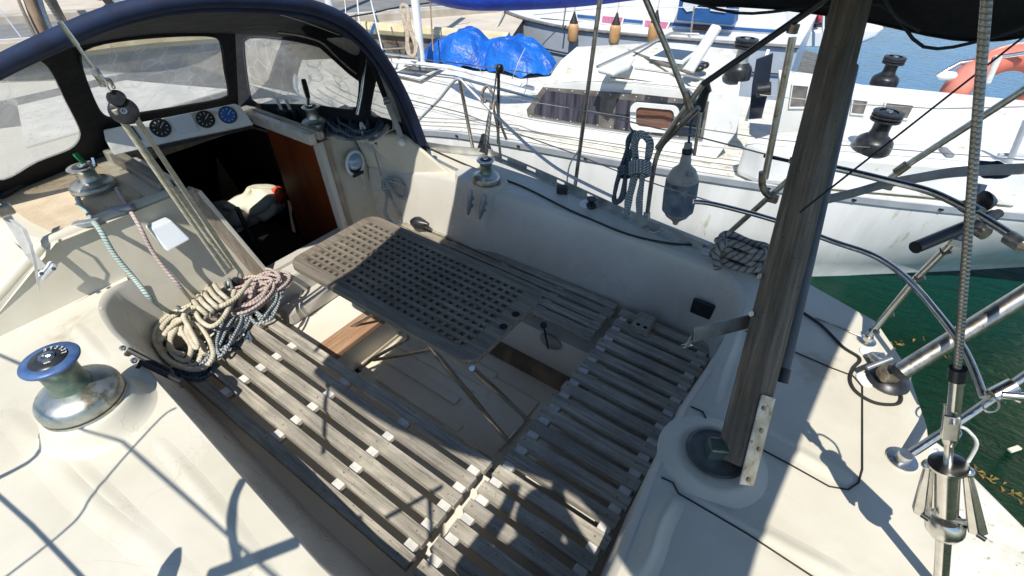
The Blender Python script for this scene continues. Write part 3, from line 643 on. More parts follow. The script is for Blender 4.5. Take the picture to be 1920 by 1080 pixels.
# canvas
def hoopz(y, sag=0): return 3.30 - .05 * ((y + .9) / 1.0) ** 2
rows = []; PE = lambda i: [0, 0, 0, -.03, -.10, -.18, -.24, -.12, 0][i]
ys = [.42, .34, .1, -.3, -.8, -1.3, -1.75, -2.1]
xs = [2.30, 1.75, 1.2, .65, .2]
def edge(i): # starboard hem measured
    return [G(1238, -60, y=-2.30), G(1258, 14, y=-2.45), G(1390, 8, y=-2.5), G(1512, 22, y=-2.5), G(1640, 40, y=-2.5), G(1740, 68, y=-2.5), G(1840, 80, y=-2.5), G(1930, 70, y=-2.5), G(2050, 40, y=-2.45)][i]
NX = 9
def bx(i, y):
    t = i / (NX - 1); f = 1.35 - .20 * max(y, -1.2); a_ = -.66 + .08 * (y + .0); return f + (a_ - f) * t
for i in range(NX):
    row = [V((bx(i, y), y + (PE(i) if k < 2 else 0), (3.26 - .06 * abs(y + .8)) - (.05 if k == 0 else 0))) for k, y in enumerate(ys)]
    e = edge(i); row.append(lerp(row[-1], e, .5) + V((0, 0, .05))); row.append(e + V((0, 0, .02))); row.append(e); rows.append(cr(row, 3))
MB().loft(rows).build('canopy', 'cblack', bim, 60, solid=.006, sub=1)
for yy in (0,):
    pass
tub('piping', 'lining', bim, cr([edge(i) + V((0, .06, .02 + .05 * sin(i * 2.1))) for i in range(1, 8)], 4), .006, 5)
tub('piping', 'lining', bim, cr([G(1650, -20, y=-2.35), G(1680, 30, y=-2.4), G(1725, 58, y=-2.44)], 5), .006, 5)
for xx in (1.36, -.64): tub('hoop', 'steel', bim, cr([V((xx, .33, 3.17)), V((xx, .2, 3.22)), V((xx, -.8, 3.235)), V((xx, -1.8, 3.18))], 6), .013)
# ------------------------------------------------------------------ stern rail (pushpit)
pv = thing('stern_rail', 'polished stainless stern rail of bent tubes round the starboard quarter, above the green water', 'pushpit', (-.5, -1.8, Z1))
J = G(1828, 402, z=2.20)
tub('rail_tube', 'steel', pv, cr([G(1480, 300, z=2.2), G(1568, 316, z=2.2), G(1650, 335, z=2.2), G(1740, 358, z=2.2), G(1800, 385, z=2.2), G(1850, 412, z=2.2), G(1925, 462, z=2.2), G(2040, 560, z=2.2)], 6), .0145)
tub('rail_tube', 'steel', pv, cr([G(1300, 378, z=1.9), G(1340, 383, z=1.9), G(1450, 412, z=1.9), G(1560, 452, z=1.9), G(1640, 480, z=1.9), G(1700, 522, z=1.9), G(1760, 590, z=1.9), G(1810, 660, z=1.88), G(1845, 745, z=1.84)], 6), .0125)
tub('rail_leg', 'steel', pv, [G(1622, 640, z=Z1), G(1718, 522, z=1.88), G(1800, 440, z=2.12), J], .0135)
for (u, v, zz) in [(1717, 522, 1.88), (1660, 590, 1.69), (1632, 622, 1.63), (1765, 472, 2.03)]:
    c_ = G(u, v, z=zz); tub('cable_tie', 'black', pv, [c_, c_ + V((-.02, .0, .02))], .0165)
MB().lathe([(.036, 0), (.036, .006), (.02, .010), (.017, .03)], G(1624, 640, z=Z1), n=20).build('rail_foot', 'steel', pv, 50)
for (u, v, zz) in [(1822, 392, 2.2), (1905, 452, 2.2), (1835, 430, 2.12)]:
    MB().cyl(G(u - 14, v - 8, z=zz), G(u + 14, v + 9, z=zz), .024).build('tube_clamp', 'steelw', pv, 50)
# two black tube ends strapped by the joint
MB().cyl(G(1716, 464, z=2.12), G(1862, 404, z=2.16), .022).build('black_holder', 'black', pv, 50)
MB().cyl(G(1800, 436, z=2.08), G(1872, 400, z=2.1), .018).build('black_holder', 'blackr', pv, 50)
MB().box(G(1795, 452, z=2.10), (.05, .05, .03)).build('clamp_block', 'winch', pv, 0, bevel=.006)
# lower tube from the round plate
tub('rail_leg', 'steel', pv, [G(1690, 862, z=Z1), G(1800, 790, z=1.74), G(1880, 735, z=1.86), G(2000, 650, z=2.03)], .0145)
MB().lathe([(.047, 0), (.047, .006), (.024, .010), (.021, .035)], G(1690, 862, z=Z1), n=24).build('rail_foot', 'steel', pv, 50)
MB().cyl(G(1862, 742, z=1.86), G(1902, 722, z=1.90), .024).build('tube_clamp', 'steel', pv, 50)
tub('rail_tube', 'steel', pv, [G(1878, 740, z=1.88), G(1935, 745, z=1.90), G(2010, 730, z=1.93)], .013)
MB().lathe([(.016, 0), (.02, .01), (.016, .02)], G(1908, 748, z=1.86), n=12).build('wing_nut', 'steel', pv, 50)
tub('ring_bolt', 'steel', pv, [G(1858 + 16 * cos(t), 760 + 13 * sin(t), z=1.85) for t in [k * pi / 6 for k in range(12)]], .0035, 6, closed=True)
# big alloy tube
bt = thing('boarding_ladder_tube', 'thick worn alloy tube slanting out over the water beside the stern rail', 'tube', G(1680, 700, z=Z1))
tub('tube', 'steelw', bt, [G(1688, 697, z=1.70), G(1925, 550, z=2.02), G(2000, 504, z=2.12)], .030, 16)
tub('end_collar', 'black', bt, [G(1684, 700, z=1.69), G(1693, 694, z=1.71)], .034, 16)
MB().lathe([(.07, 0), (.075, .01), (.06, .03), (.035, .04)], G(1662, 716, z=Z1), n=24).build('base', 'black', bt, 50)
MB().box(G(1668, 700, z=1.66), (.07, .06, .06), Matrix.Rotation(.6, 3, 'Z')).build('swivel', 'rust', bt, 0, bevel=.015)
tub('lock_pin', 'greypl', bt, [G(1625, 690, z=1.66), G(1672, 672, z=1.70)], .010)
# deck fittings: oval pads, cable loop
for (u, v) in [(1628, 662), (1622, 712)]:
    MB().lathe([(.035, 0), (.033, .006), (.001, .008)], G(u, v, z=Z1), n=20, cap=False).build('oval_pad', 'white', yacht, 60)
MB().box(G(1646, 672, z=1.61), (.05, .04, .04), Matrix.Rotation(.5, 3, 'Z')).tube([G(1632, 664, z=1.62), G(1655, 688, z=1.64)], .014).build('fairlead', 'steelw', yacht, 40, bevel=.006)
MB().lathe([(.03, 0), (.03, .012), (.022, .02)], G(1484, 602, z=Z1), n=16).build('deck_filler', 'black', yacht, 50)
# black cable along the side deck and round the quarter
cab = cr([G(u, v, z=Z1 + .006) for u, v in [(770, 262), (835, 292), (905, 322), (980, 350), (1060, 390), (1110, 412), (1180, 440), (1260, 457), (1345, 463), (1400, 500), (1450, 540), (1490, 575), (1540, 610), (1580, 650), (1612, 672), (1600, 690), (1594, 712), (1606, 735), (1640, 755), (1680, 758), (1690, 745), (1680, 730)]], 6)
tag(MB().tube(cab, .0065, 6).build('electric_cable', 'blackr', None, 60), 'thin black cable running along the side deck to a loop at the quarter', 'cable')
tag(MB().tube(cr([G(u, v, z=Z1 + .006) for u, v in [(1528, 596), (1570, 612), (1600, 625), (1640, 640)]], 5), .004, 6).build('thin_lashing', 'steelw', None, 60), 'thin steel lashing wire lying on deck up to the stern rail foot', 'lashing')
# ------------------------------------------------------------------ backstay
bs = thing('backstay', 'twisted steel backstay wire with a bottlescrew and two folding handles at its foot', 'backstay', G(1768, 1000, y=-1.1))
def GY(u, v): return G(u, v, y=-1.10)
tub('wire', 'wirerope', bs, [GY(1795, 690), GY(1810, 500), GY(1850, 0), GY(1862, -200)], .0075, 12)
tub('swage', 'steel', bs, [GY(1788, 778), GY(1795, 705)], .0125, 16); tub('black_sleeve', 'black', bs, [GY(1794, 712), GY(1797, 690)], .0155, 16)
a, b = GY(1785, 770), GY(1781, 815)
fk = MB().bar(a + V((0, .017, 0)), b + V((0, .017, 0)), .03, .007, up=(0, 1, 0)).bar(a - V((0, .017, 0)), b - V((0, .017, 0)), .03, .007, up=(0, 1, 0)).cyl(b + V((.004, 0, .012)), GY(1780, 832), .020, r2=.012); fk.build('fork', 'steel', bs, 40, bevel=.003)
MB().cyl(GY(1786, 783) + V((0, .03, 0)), GY(1786, 783) - V((0, .03, 0)), .007).build('pin', 'steel', bs, 40)
tub('threaded_rod', 'steel', bs, [GY(1780, 825), GY(1777, 880)], .009, 12)
tub('screw_body', 'steel', bs, [GY(1777, 874), GY(1774, 960)], .024, 20)
MB().lathe([(.038, 0), (.038, .008), (.02, .012)], GY(1778, 874), (.39, 0, .92), n=24).build('top_disc', 'steel', bs, 50)
MB().lathe([(.030, .03), (.040, .012), (.040, -.012), (.032, -.03), (.020, -.042)], GY(1772, 985), (.39, 0, .92), n=24).build('collar', 'steel', bs, 50)
tub('lower_tube', 'steel', bs, [GY(1771, 990), GY(1765, 1085), GY(1760, 1160)], .0165, 16)
for (u0, v0, u1, v1, s) in [(1742, 872, 1728, 958, 1), (1813, 884, 1832, 994, -1)]:
    hnd = MB().tube([GY(u0, v0), lerp(GY(u0, v0), GY(u1, v1), .4), GY(u1, v1)], [.010, .015, .021], 6).build('folding_handle', 'steel', bs, 30, bevel=.002)
    MB().lathe([(.001, .014), (.012, .008), (.016, 0), (.012, -.008), (.001, -.014)], GY(u0, v0) , (.39, 0, .92), n=16, cap=False).build('knob', 'steel', hnd, 80)
    MB().cyl(GY(u1, v1 - 6) + V((0, .022, 0)), GY(u1, v1 - 6) + V((-.016, .026, 0)), .006).build('rivet', 'black', hnd, 40)
    tub('arm', 'winch', bs, [lerp(GY(u1, v1), GY(u0, v0), .12), GY(1772, 975)], .008)
tub('bonding_wire', 'webbing', bs, cr([GY(1815, 878) + V((0, -.02, 0)), GY(1832, 850) + V((0, -.03, 0)), GY(1815, 825) + V((0, -.03, 0)), GY(1800, 812) + V((0, -.02, 0))], 4), .004, 6)
# bathing step
pts = [G(u, v, z=1.05) for u, v in [(1740, 815), (1772, 838), (1850, 915), (1935, 1000), (2030, 1110), (1960, 1250), (1600, 1250)]]
pts = pts[:5] + [V((-1.35, -.9, 1.05)), V((-.60, -.9, 1.05)), V((-.60, -1.95, 1.05))]
m_ = MB().poly([pts], (0, 0, -.12)); m_.build('bathing_step', 'palew', yacht, 0, bevel=.02)
# ------------------------------------------------------------------ gangplank stood on end
gp = thing('wooden_gangplank', 'tall weathered wooden plank standing in a round deck socket, steel strap at its foot', 'plank', (-.01, -1.09, Z1))
P0 = G(1378, 868, z=1.635)
P1 = CAM + (FW + RT * ((1597 - 960) / FPX) + UP * ((540 + 0) / FPX)) * 1.70
ax_ = (P1 - P0).normalized(); P1 = P0 + (P1 - P0) * 1.10
side = (ax_.cross(CAM - P0)).normalized()      # faces the cockpit side
dep = ax_.cross(side).normalized()
R_ = Matrix((side, dep, ax_)).transposed() @ Matrix.Rotation(radians(-38), 3, 'Z')
Ln = (P1 - P0).length
pk_ = MB().box((0, 0, 0), (.104, .082, Ln)).build('plank', 'post', gp, 0, bevel=.013, seg=3); pk_.matrix_basis = Matrix.Translation((P0 + P1) / 2) @ R_.to_4x4()
MB().box((P0 + P1) / 2 + R_ @ V((.05, .05, .35)), (.034, .034, Ln), R_).build('grey_tube', 'greypl', gp, 0, bevel=.012, seg=4) if False else None
off = side * -.075 + dep * .02
if (P0 + off - CAM).dot(RT) < (P0 - CAM).dot(RT): off = -off
tub('grey_tube', 'greypl', gp, [G(1442, 745, z=1.62), G(1440, 760, z=1.60)], .018, 12)
a = CAM + (FW + RT * ((1468 - 960) / FPX) + UP * ((540 - 690) / FPX)) * 1.70; b = CAM + (FW + RT * ((1596 - 960) / FPX) + UP * ((540 - 125) / FPX)) * 1.78
gt = thing('grey_pole', 'smooth grey pole strapped along the right side of the upright wooden plank', 'pole', a)
tub('pole', mat_noise('grey_paint', (.085, .10, .105), (.13, .15, .155), 5, .5), gt, [a, b], .024, 14)
tub('pole_foot', 'black', gt, [a - (b - a).normalized() * .05, a], .027, 14)
# faces of the plank towards the camera: find normals for bracket
fn = [R_ @ V(k) for k in ((1, 0, 0), (-1, 0, 0), (0, 1, 0), (0, -1, 0))]
vis = sorted(fn, key=lambda n: -n.dot((CAM - P0).normalized()))[:2]
vis.sort(key=lambda n: n.dot(RT)); left, right = vis
hw = {0: .049, 1: .0375}
def half(n): return .052 if abs((R_.transposed() @ n).x) > .5 else .041
P0r = P0 + right * (half(right) + .003)
MB().add([P0r + left * s * (half(left) - .008) + ax_ * t + right * d for t in (-.05, .24) for s in (-1, 1) for d in (0, .006)], [(0, 1, 3, 2), (4, 6, 7, 5), (0, 4, 5, 1), (2, 3, 7, 6), (0, 2, 6, 4), (1, 5, 7, 3)]).build('steel_strap', 'steelw', gp, 0, bevel=.002)
for t, s in ((.20, .4), (.13, -.1), (.07, -.4), (-.03, .0)):
    c_ = P0r + ax_ * t + left * s * .03 + right * .005; MB().cyl(c_, c_ + right * .004, .008, 10).build('bolt', 'rust', gp, 40)
# socket plate
m_ = MB().lathe([(.098, 0), (.098, .008), (.088, .010), (.084, .005), (.001, .005)], pc + V((0, 0, .034)), n=36, cap=False); m_.build('socket_plate', 'plate', gp, 40)
MB().box(pc + V((-.005, .0, .056)), (.075, .055, .07), Matrix.Rotation(.5, 3, 'Z')).build('socket_block', 'winchg', gp, 0, bevel=.006)
for an in range(6):
    c_ = pc + V((cos(an * 1.05) * .078, sin(an * 1.05) * .078, .027)); MB().lathe([(.008, 0), (.007, .003), (.001, .004)], c_, n=10, cap=False).build('screw', 'steel', gp)
# steel arm bolted to the plank
a = G(1416, 600, z=1.93); b = G(1300, 628, z=1.95); c_ = G(1288, 648, z=1.91)
br = MB().bar(a, b, .006, .052, up=(0, -.55, .8)).bar(b, c_ + V((0, 0, -.01)), .006, .030, up=(.3, 1, .2)); br.build('bracket_arm', 'plate', gp, 0, bevel=.002)
for (u, v) in [(1428, 520), (1413, 590)]:
    q_ = G(u, v, pl=(P0 + left * half(left), left)); MB().cyl(q_, q_ + left * .012, .010, 12).build('bolt', 'steel', gp, 40)
MB().cyl(G(1278, 650, z=1.90), G(1296, 646, z=1.90), .007).build('pin', 'steel', gp, 40)
# ------------------------------------------------------------------ sprayhood
sh = thing('sprayhood', 'navy blue canvas sprayhood with clouded clear windows over the companionway', 'sprayhood', (2.6, -1.2, 1.88))
hoop_px = [(792, 268), (768, 205), (738, 145), (700, 88), (655, 45), (600, 18), (530, 4), (450, -2), (370, -2), (290, 8), (200, 32), (100, 74), (0, 122), (-90, 172), (-170, 240)]
hoop_x = [2.28, 2.24, 2.20, 2.14, 2.10, 2.07, 2.05, 2.05, 2.07, 2.11, 2.18, 2.28, 2.40, 2.50, 2.58]
hoop = cr([G(u, v, x=xx) for (u, v), xx in zip(hoop_px, hoop_x)], 5)
mid_px = [(748, 262), (728, 205), (708, 150), (690, 100), (650, 92), (600, 78), (530, 68), (440, 62), (360, 64), (280, 68), (190, 80), (110, 96), (20, 118), (-70, 165), (-150, 240)]
mx_ = [2.45, 2.6, 2.75, 2.9, 2.98, 3.05, 3.12, 3.16, 3.18, 3.18, 3.16, 3.12, 3.05, 2.95, 2.85]
mid = cr([G(u, v, x=xx) for (u, v), xx in zip(mid_px, mx_)], 5)
rows = [hoop, [lerp(a, b, .35) + V((0, 0, .02)) for a, b in zip(hoop, mid)], [lerp(a, b, .7) + V((0, 0, .015)) for a, b in zip(hoop, mid)], mid]
MB().loft([[p + V((0, 0, .008)) for p in r] for r in rows]).build('canopy', 'navy', sh, 60)
MB().loft([[p + V((.0, 0, -.006)) for p in r] for r in rows]).build('lining', 'lining', sh, 60)
tub('aft_hoop', 'navy', sh, hoop, .030, 10)
tub('hem', 'navy', sh, [p + V((.05, 0, -.035)) for p in hoop], .016, 8)
# stitched seam on the lining
tub('stitching', 'white', sh, cr([G(u, v, x=xx) for u, v, xx in [(440, 14, 2.42), (500, 22, 2.42), (560, 38, 2.42), (610, 56, 2.42), (636, 66, 2.42)]], 5), .0018, 5)
def ring_panel(outer, win, pl, name, fmat='cblack', nseg=72):
    """canvas frame with a window: both outlines lie in the plane pl"""
    O = [G(u, v, pl=pl) for u, v in outer]; W = cr([G(u, v, pl=pl) for u, v in win], 4, True)
    c = sum(W, V((0, 0, 0))) / len(W); n = pl[1].normalized(); u = n.orthogonal().normalized(); w = n.cross(u)
    def rayhit(poly, ang):
        d = u * cos(ang) + w * sin(ang); best = None
        for i in range(len(poly)):
            a, b = poly[i] - c, poly[(i + 1) % len(poly)] - c
            ax, ay, bx_, by = a.dot(u), a.dot(w), b.dot(u), b.dot(w); dx, dy = cos(ang), sin(ang)
            den = dx * (by - ay) - dy * (bx_ - ax)
            if abs(den) < 1e-9: continue
            t = (ax * (by - ay) - ay * (bx_ - ax)) / den; s = (ax * dy - ay * dx) / den
            if t > 0 and -1e-6 <= s <= 1 + 1e-6 and (best is None or t > best): best = t
        return c + d * (best or .1)
    angs = [2 * pi * k / nseg for k in range(nseg)]
    ro, rw = [rayhit(O, a) for a in angs], [rayhit(W, a) for a in angs]
    f = MB().loft([ro, [lerp(a, b, .8) for a, b in zip(ro, rw)], rw], closed=True).build(name, fmat, sh, 0, solid=.006)
    tub('window_binding', 'lining', f, [p + n * .004 for p in rw], .006, 6, closed=True)
    MB().poly([[p + (p - c) * .02 for p in rw]]).build('window', 'vinyl', f, 0)
    return f
def pl3(a, b, c): return (a, (b - a).cross(c - a).normalized())
bs1, bs2 = G(195, 285, z=1.90), G(447, 205, z=1.90)
tc = G(290, 70, x=3.10); plC = pl3(bs1, bs2, tc)
bp1 = G(-60, 395, z=1.88); tp = G(60, 105, x=3.0); plP = pl3(bs1, bp1, tp)
bs3 = G(690, 248, z=1.86); tS = G(560, 66, x=3.02); plS = pl3(bs2, bs3, tS)
bs4 = G(798, 300, z=1.62); tD = G(708, 100, x=2.5); plD = pl3(bs3, bs4, tD)
ring_panel([(120, 70), (290, 56), (440, 52), (447, 205), (330, 236), (205, 285), (190, 290)], [(149, 112), (165, 88), (230, 74), (330, 66), (398, 67), (413, 82), (420, 130), (427, 172), (415, 184), (330, 200), (255, 212), (210, 220), (190, 212), (172, 180)], plC, 'front_panel')
ring_panel([(-90, 150), (-20, 110), (60, 75), (125, 66), (160, 150), (215, 285), (195, 300), (60, 365), (-60, 425), (-140, 440)], [(-60, 190), (-60, 300), (0, 340), (70, 305), (130, 282), (150, 262), (150, 240), (125, 190), (100, 138), (80, 115), (58, 112), (0, 128)], plP, 'side_panel')
ring_panel([(436, 52), (520, 58), (600, 70), (660, 84), (700, 92), (690, 170), (690, 260), (560, 262), (450, 230), (440, 205)], [(458, 90), (464, 71), (500, 70), (560, 78), (610, 92), (645, 115), (668, 140), (675, 152), (671, 195), (660, 207), (600, 199), (540, 196), (485, 195), (470, 180)], plS, 'front_panel')
ring_panel([(690, 85), (706, 84), (735, 130), (765, 190), (795, 262), (806, 305), (760, 300), (700, 268), (682, 250), (682, 165)], [(709, 122), (716, 122), (733, 165), (748, 205), (757, 228), (748, 230), (720, 222), (695, 216), (698, 180), (704, 150)], plD, 'side_panel')
plT = pl3(G(600, 60, x=2.62), G(700, 80, x=2.60), G(690, 160, x=2.62))
ring_panel([(560, 50), (600, 40), (665, 46), (700, 84), (702, 130), (690, 165), (655, 140), (600, 90)], [(610, 73), (640, 69), (668, 68), (673, 78), (675, 98), (668, 105), (650, 98)], plT, 'quarter_panel')
tub('mid_hoop', 'steelw', sh, cr([G(u, v, x=2.55) for u, v in [(520, 60), (560, 66), (600, 78), (625, 100), (655, 128), (668, 138)]], 5), .006, 6)
tub('mid_hoop', 'steel', sh, cr([G(u, v, x=2.50) for u, v in [(683, 68), (691, 82), (690, 105), (683, 140), (678, 175), (670, 215)]], 5), .010, 8)
tub('base_rope', 'black', sh, cr([G(u, v, z=1.90) for u, v in [(0, 368), (60, 335), (125, 305), (195, 285)]], 4), .018, 6)
# strap on the starboard side with buckle
stp = thing('white_strap', 'white webbing strap with steel buckle holding down the starboard side of the sprayhood', 'strap', G(755, 262, z=1.85))
MB().loft([[G(u - 5, v, x=xx), G(u + 5, v, x=xx)] for u, v, xx in [(690, 105, 2.45), (708, 145, 2.43), (722, 182, 2.42)]]).build('dark_webbing', 'lining', stp, 0, solid=.003)
MB().loft([[G(u - 5, v, x=xx), G(u + 5, v, x=xx)] for u, v, xx in [(722, 182, 2.41), (735, 215, 2.39), (746, 240, 2.38), (753, 262, 2.37)]]).build('webbing', 'webbing', stp, 0, solid=.003)
MB().loft([[G(u - 3, v, x=xx), G(u + 3, v, x=xx)] for u, v, xx in [(724, 190, 2.43), (740, 225, 2.43), (738, 243, 2.42), (722, 248, 2.42)]]).build('loose_end', 'webbing', stp, 0, solid=.003)
bk = G(725, 190, x=2.40); MB().tube([bk + V((0, .022, -.012)), bk + V((0, -.022, -.012)), bk + V((0, -.022, .014)), bk + V((0, .022, .014))], .004, 6, closed=True).build('buckle', 'steel', stp)
MB().lathe([(.03, 0), (.03, .012), (.02, .03), (.001, .034)], G(752, 266, x=2.375), (-.8, -.1, .5), 16, cap=False).build('strap_base', 'white', stp)
# port strap
sp = thing('white_strap', 'white webbing strap with buckle running down the port cabin side to a steel eye', 'strap', G(90, 510, x=2.62))
pth = [(-25, 370, 2.75), (8, 398, 2.72), (35, 440, 2.68), (55, 475, 2.64), (80, 503, 2.62)]
MB().loft([[G(u - 8, v + 3, x=xx), G(u + 8, v - 3, x=xx)] for u, v, xx in pth]).build('webbing', 'webbing', sp, 0, solid=.003)
pth = [(22, 412, 2.66), (45, 430, 2.62), (58, 460, 2.60), (65, 490, 2.60), (70, 520, 2.61), (74, 548, 2.62)]
MB().loft([[G(u - 5 * (1 - i / 8), v, x=xx), G(u + 5 * (1 - i / 8), v, x=xx)] for i, (u, v, xx) in enumerate(pth)]).build('loose_end', 'webbing', sp, 0, solid=.003)
bk = G(8, 395, x=2.70); MB().box(bk, (.02, .06, .05)).build('buckle', 'steel', sp, 0, bevel=.008)
MB().box(G(88, 508, x=2.625), (.03, .09, .035), Matrix.Rotation(-.5, 3, 'X')).build('strap_base', 'gelA', sp, 0, bevel=.012, seg=3)
MB().cyl(G(78, 513, x=2.60), G(78, 513, x=2.59), .008).cyl(G(101, 504, x=2.60), G(101, 504, x=2.59), .008).build('screws', 'steel', sp)
# ------------------------------------------------------------------ instrument panel on the hatch garage
b0, b1 = G(214, 292, z=1.93), G(478, 236, z=1.93)
t0 = G(193, 244, pl=(b0 + V((.10, 0, 0)), V((1, 0, 0)))); upn = V((.45, 0, .9)).normalized(); plI = pl3(b0, b1, b0 + upn)
nI = plI[1] if plI[1].x < 0 else -plI[1]
ip = [G(u, v, pl=plI) for u, v in [(213, 291), (197, 262), (193, 243), (330, 216), (440, 194), (450, 198), (476, 233), (330, 264)]]
ins = MB().poly([ip], -nI * .05).build('instrument_panel', 'gelA', yacht, 0, bevel=.008)
MB().poly([[G(u, v, pl=plI) + nI * .002 for u, v in [(224, 290), (470, 236), (474, 241), (228, 297)]]], nI * .004).build('gasket', 'black', ins, 0)
for (u, v, r, mt) in [(301, 240, .052, 'black'), (385, 224, .050, 'black'), (427, 216, .050, 'scaleblue')]:
    c_ = G(u, v, pl=plI); g = MB().lathe([(r, 0), (r, .012), (r * .9, .016), (r * .86, .010), (.001, .010)], c_, nI, 32, cap=False).build('gauge', 'black', ins, 50)
    if mt != 'black': MB().lathe([(r * .88, .012), (.001, .0125)], c_, nI, 32, cap=False).build('dial', mt, g, 0)
    u_ = nI.cross(V((0, 1, 0))).normalized(); w_ = nI.cross(u_)
    m_ = MB()
    for k in range(10):
        an = k * 2 * pi / 10 + .3; p = c_ + (u_ * cos(an) + w_ * sin(an)) * r * .66 + nI * .0135
        d_ = (u_ * cos(an) + w_ * sin(an)); m_.bar(p - d_ * r * .10, p + d_ * r * .10, .003, .001, up=nI)
    d_ = (u_ * cos(2.2) + w_ * sin(2.2)); m_.bar(c_ + nI * .0135, c_ + d_ * r * .6 + nI * .0135, .003, .001, up=nI)
    m_.build('dial_marks', 'white', g, 0)
MB().poly([[G(u, v, pl=plI) + nI * .003 for u, v in [(318, 223), (357, 212), (374, 246), (336, 254)]]], nI * .012).build('instrument_cover', 'cushion', ins, 0, bevel=.004)
MB().poly([[G(u, v, pl=plI) + nI * .003 for u, v in [(240, 240), (248, 236), (266, 262), (258, 267)]]], nI * .004).build('label_plate', 'black', ins, 0)
# rope clutches / stoppers by the starboard roof winch
for k, (u, v) in enumerate([(534, 222), (550, 222)]):
    c_ = G(u, v, z=1.885); MB().box(c_ + V((0, 0, .03)), (.10, .03, .06)).build('rope_clutch', 'black', yacht, 0, bevel=.006); MB().bar(c_ + V((0, 0, .05)), c_ + V((.03, 0, .12)), .018, .012, up=(1, 0, 0)).build('clutch_lever', 'webbing', yacht, 0, bevel=.003)
cleat(G(625, 255, z=1.90), G(652, 262, z=1.90), 'greypl', w=.02)
# ------------------------------------------------------------------ table
tz = 1.60; ta = V((.905, -1.565, 0)); tb_ = V((2.125, -.985, 0)); TH = .032
tab = thing('folding_table', 'weathered teak grating table on folding steel legs in the cockpit footwell', 'table', (1.5, -1.28, .72))
top = MB(); fwd_ = .062; nl, nw = 25, 11
x0, x1, y0, y1 = ta.x, tb_.x, ta.y, tb_.y; rc = .075
out = []
for cx, cy, a0 in [(x1 - rc, y1 - rc, 0), (x0 + rc, y1 - rc, 90), (x0 + rc, y0 + rc, 180), (x1 - rc, y0 + rc, 270)]:
    for k in range(7): a = radians(a0 + k * 15); out.append(V((cx + rc * cos(a), cy + rc * sin(a), tz)))
hx0, hx1, hy0, hy1 = x0 + .085, x1 - .06, y0 + .055, y1 - .062
hl = [V((hx0, hy0, tz)), V((hx1, hy0, tz)), V((hx1, hy1, tz)), V((hx0, hy1, tz))]
top.poly([out, hl], (0, 0, -TH)); top.build('table_frame', 'tablewood', tab, 0, bevel=.005)
gx = (hx1 - hx0) / nl; gy = (hy1 - hy0) / nw; gr = MB(); gr2 = MB()
for j in range(nw + 1):
    yy = hy0 + j * gy; w_ = gy * .44
    gr.b2((hx0, max(yy - w_ / 2, hy0), tz - TH * .92), (hx1, min(yy + w_ / 2, hy1), tz - .0015))
for i in range(nl + 1):
    xx = hx0 + i * gx; w_ = gx * .43
    gr2.b2((max(xx - w_ / 2, hx0), hy0, tz - TH * .95), (min(xx + w_ / 2, hx1), hy1, tz - .004))
gr.build('grating_bars', 'tablewood', tab, 0, bevel=.0015); gr2.build('grating_bars', 'tablewoody', tab, 0, bevel=.0015)
m_ = MB()
for (u, v) in [(967, 589), (944, 612)]: m_.lathe([(.019, 0), (.017, .0015), (.001, .0016)], G(u, v, z=tz), n=18, cap=False)
m_.build('finger_hole_disc', 'dark', tab, 0)  # dark discs on the frame paint the shade of the finger holes
def leg(pts, mat='steel', r=.0135): return tub('leg', mat, tab, [G(u, v, **k) if not isinstance(u, V) else u for u, v, k in pts], r, 10)
zt = tz - TH - .005
leg([(790, 630, dict(z=zt)), (952, 826, dict(z=.73))]); leg([(885, 690, dict(z=zt)), (988, 785, dict(z=.73))])
lp = G(952, 826, z=.73); lq = G(988, 785, z=.73); tub('leg_crossbar', 'steel', tab, [lp, lq], .009)
f1, f2 = G(664, 700, z=.75), G(640, 655, z=.75)
mdl = G(700, 675, z=.86)
leg([(664, 700, dict(z=.75)), (700, 672, dict(z=.86)), (765, 635, dict(z=1.02))], 'steelw', .010)
leg([(700, 675, dict(z=.86)), (760, 665, dict(z=.98)), (810, 655, dict(z=1.12))], 'steelw', .0105)
tub('leg', 'steelw', tab, [G(765, 635, z=1.02), V((1.62, -1.28, zt))], .0095); tub('leg', 'steelw', tab, [G(810, 655, z=1.12), V((1.35, -1.12, zt))], .0095)
tub('rubber_foot', 'blackr', tab, [G(660, 703, z=.735), G(675, 692, z=.78)], .0155, 12)
leg([(600, 650, dict(z=.80)), (650, 618, dict(z=.95)), (700, 590, dict(z=1.1))], 'steelw', .010)
# ------------------------------------------------------------------ slatted seats
def duckboard(name, label, ylist, x0, x1, chx, wid=.055, mat='teak', z=1.205, group='slatted seat gratings'):
    t = thing('seat_grating', label, 'seat grating', ((x0 + x1) / 2, sum(ylist) / len(ylist), 1.15), group)
    rng = random.Random(len(label))
    for y in ylist:
        dx0, dx1 = rng.uniform(-.008, .008), rng.uniform(-.008, .008); m_ = MB()
        m_.box(((x0 + x1 + dx0 + dx1) / 2, y, z - .017 + rng.uniform(-.0015, .0015)), (x1 - x0 - dx0 + dx1, wid, .034), Matrix.Rotation(rng.uniform(-.002, .002), 3, 'Z'))
        f2 = len(m_.f)
        for cx in chx: m_.lathe([(.005, 0), (.004, .0008)], (cx + .012, y + rng.uniform(-.006, .006), z + .0008), n=8)
        m_.build('slat', mat, t, 0, bevel=.005, seg=2, mat2='brwood', f2=f2)
    for a, b in zip(ylist[:-1], ylist[1:]):
        for cx in chx: MB().box((cx, (a + b) / 2, z - .024), (.050, abs(a - b) - wid + .002, .026)).build('spacer', 'chock', t, 0, bevel=.003)
    for cx in chx: MB().box((cx, sum(ylist) / len(ylist), z - .045), (.04, abs(ylist[0] - ylist[-1]) + wid * .6, .034)).build('cross_batten', 'teakz', t, 0, bevel=.003)
    return t
yp = [-.852 + .0925 * i for i in range(6)]
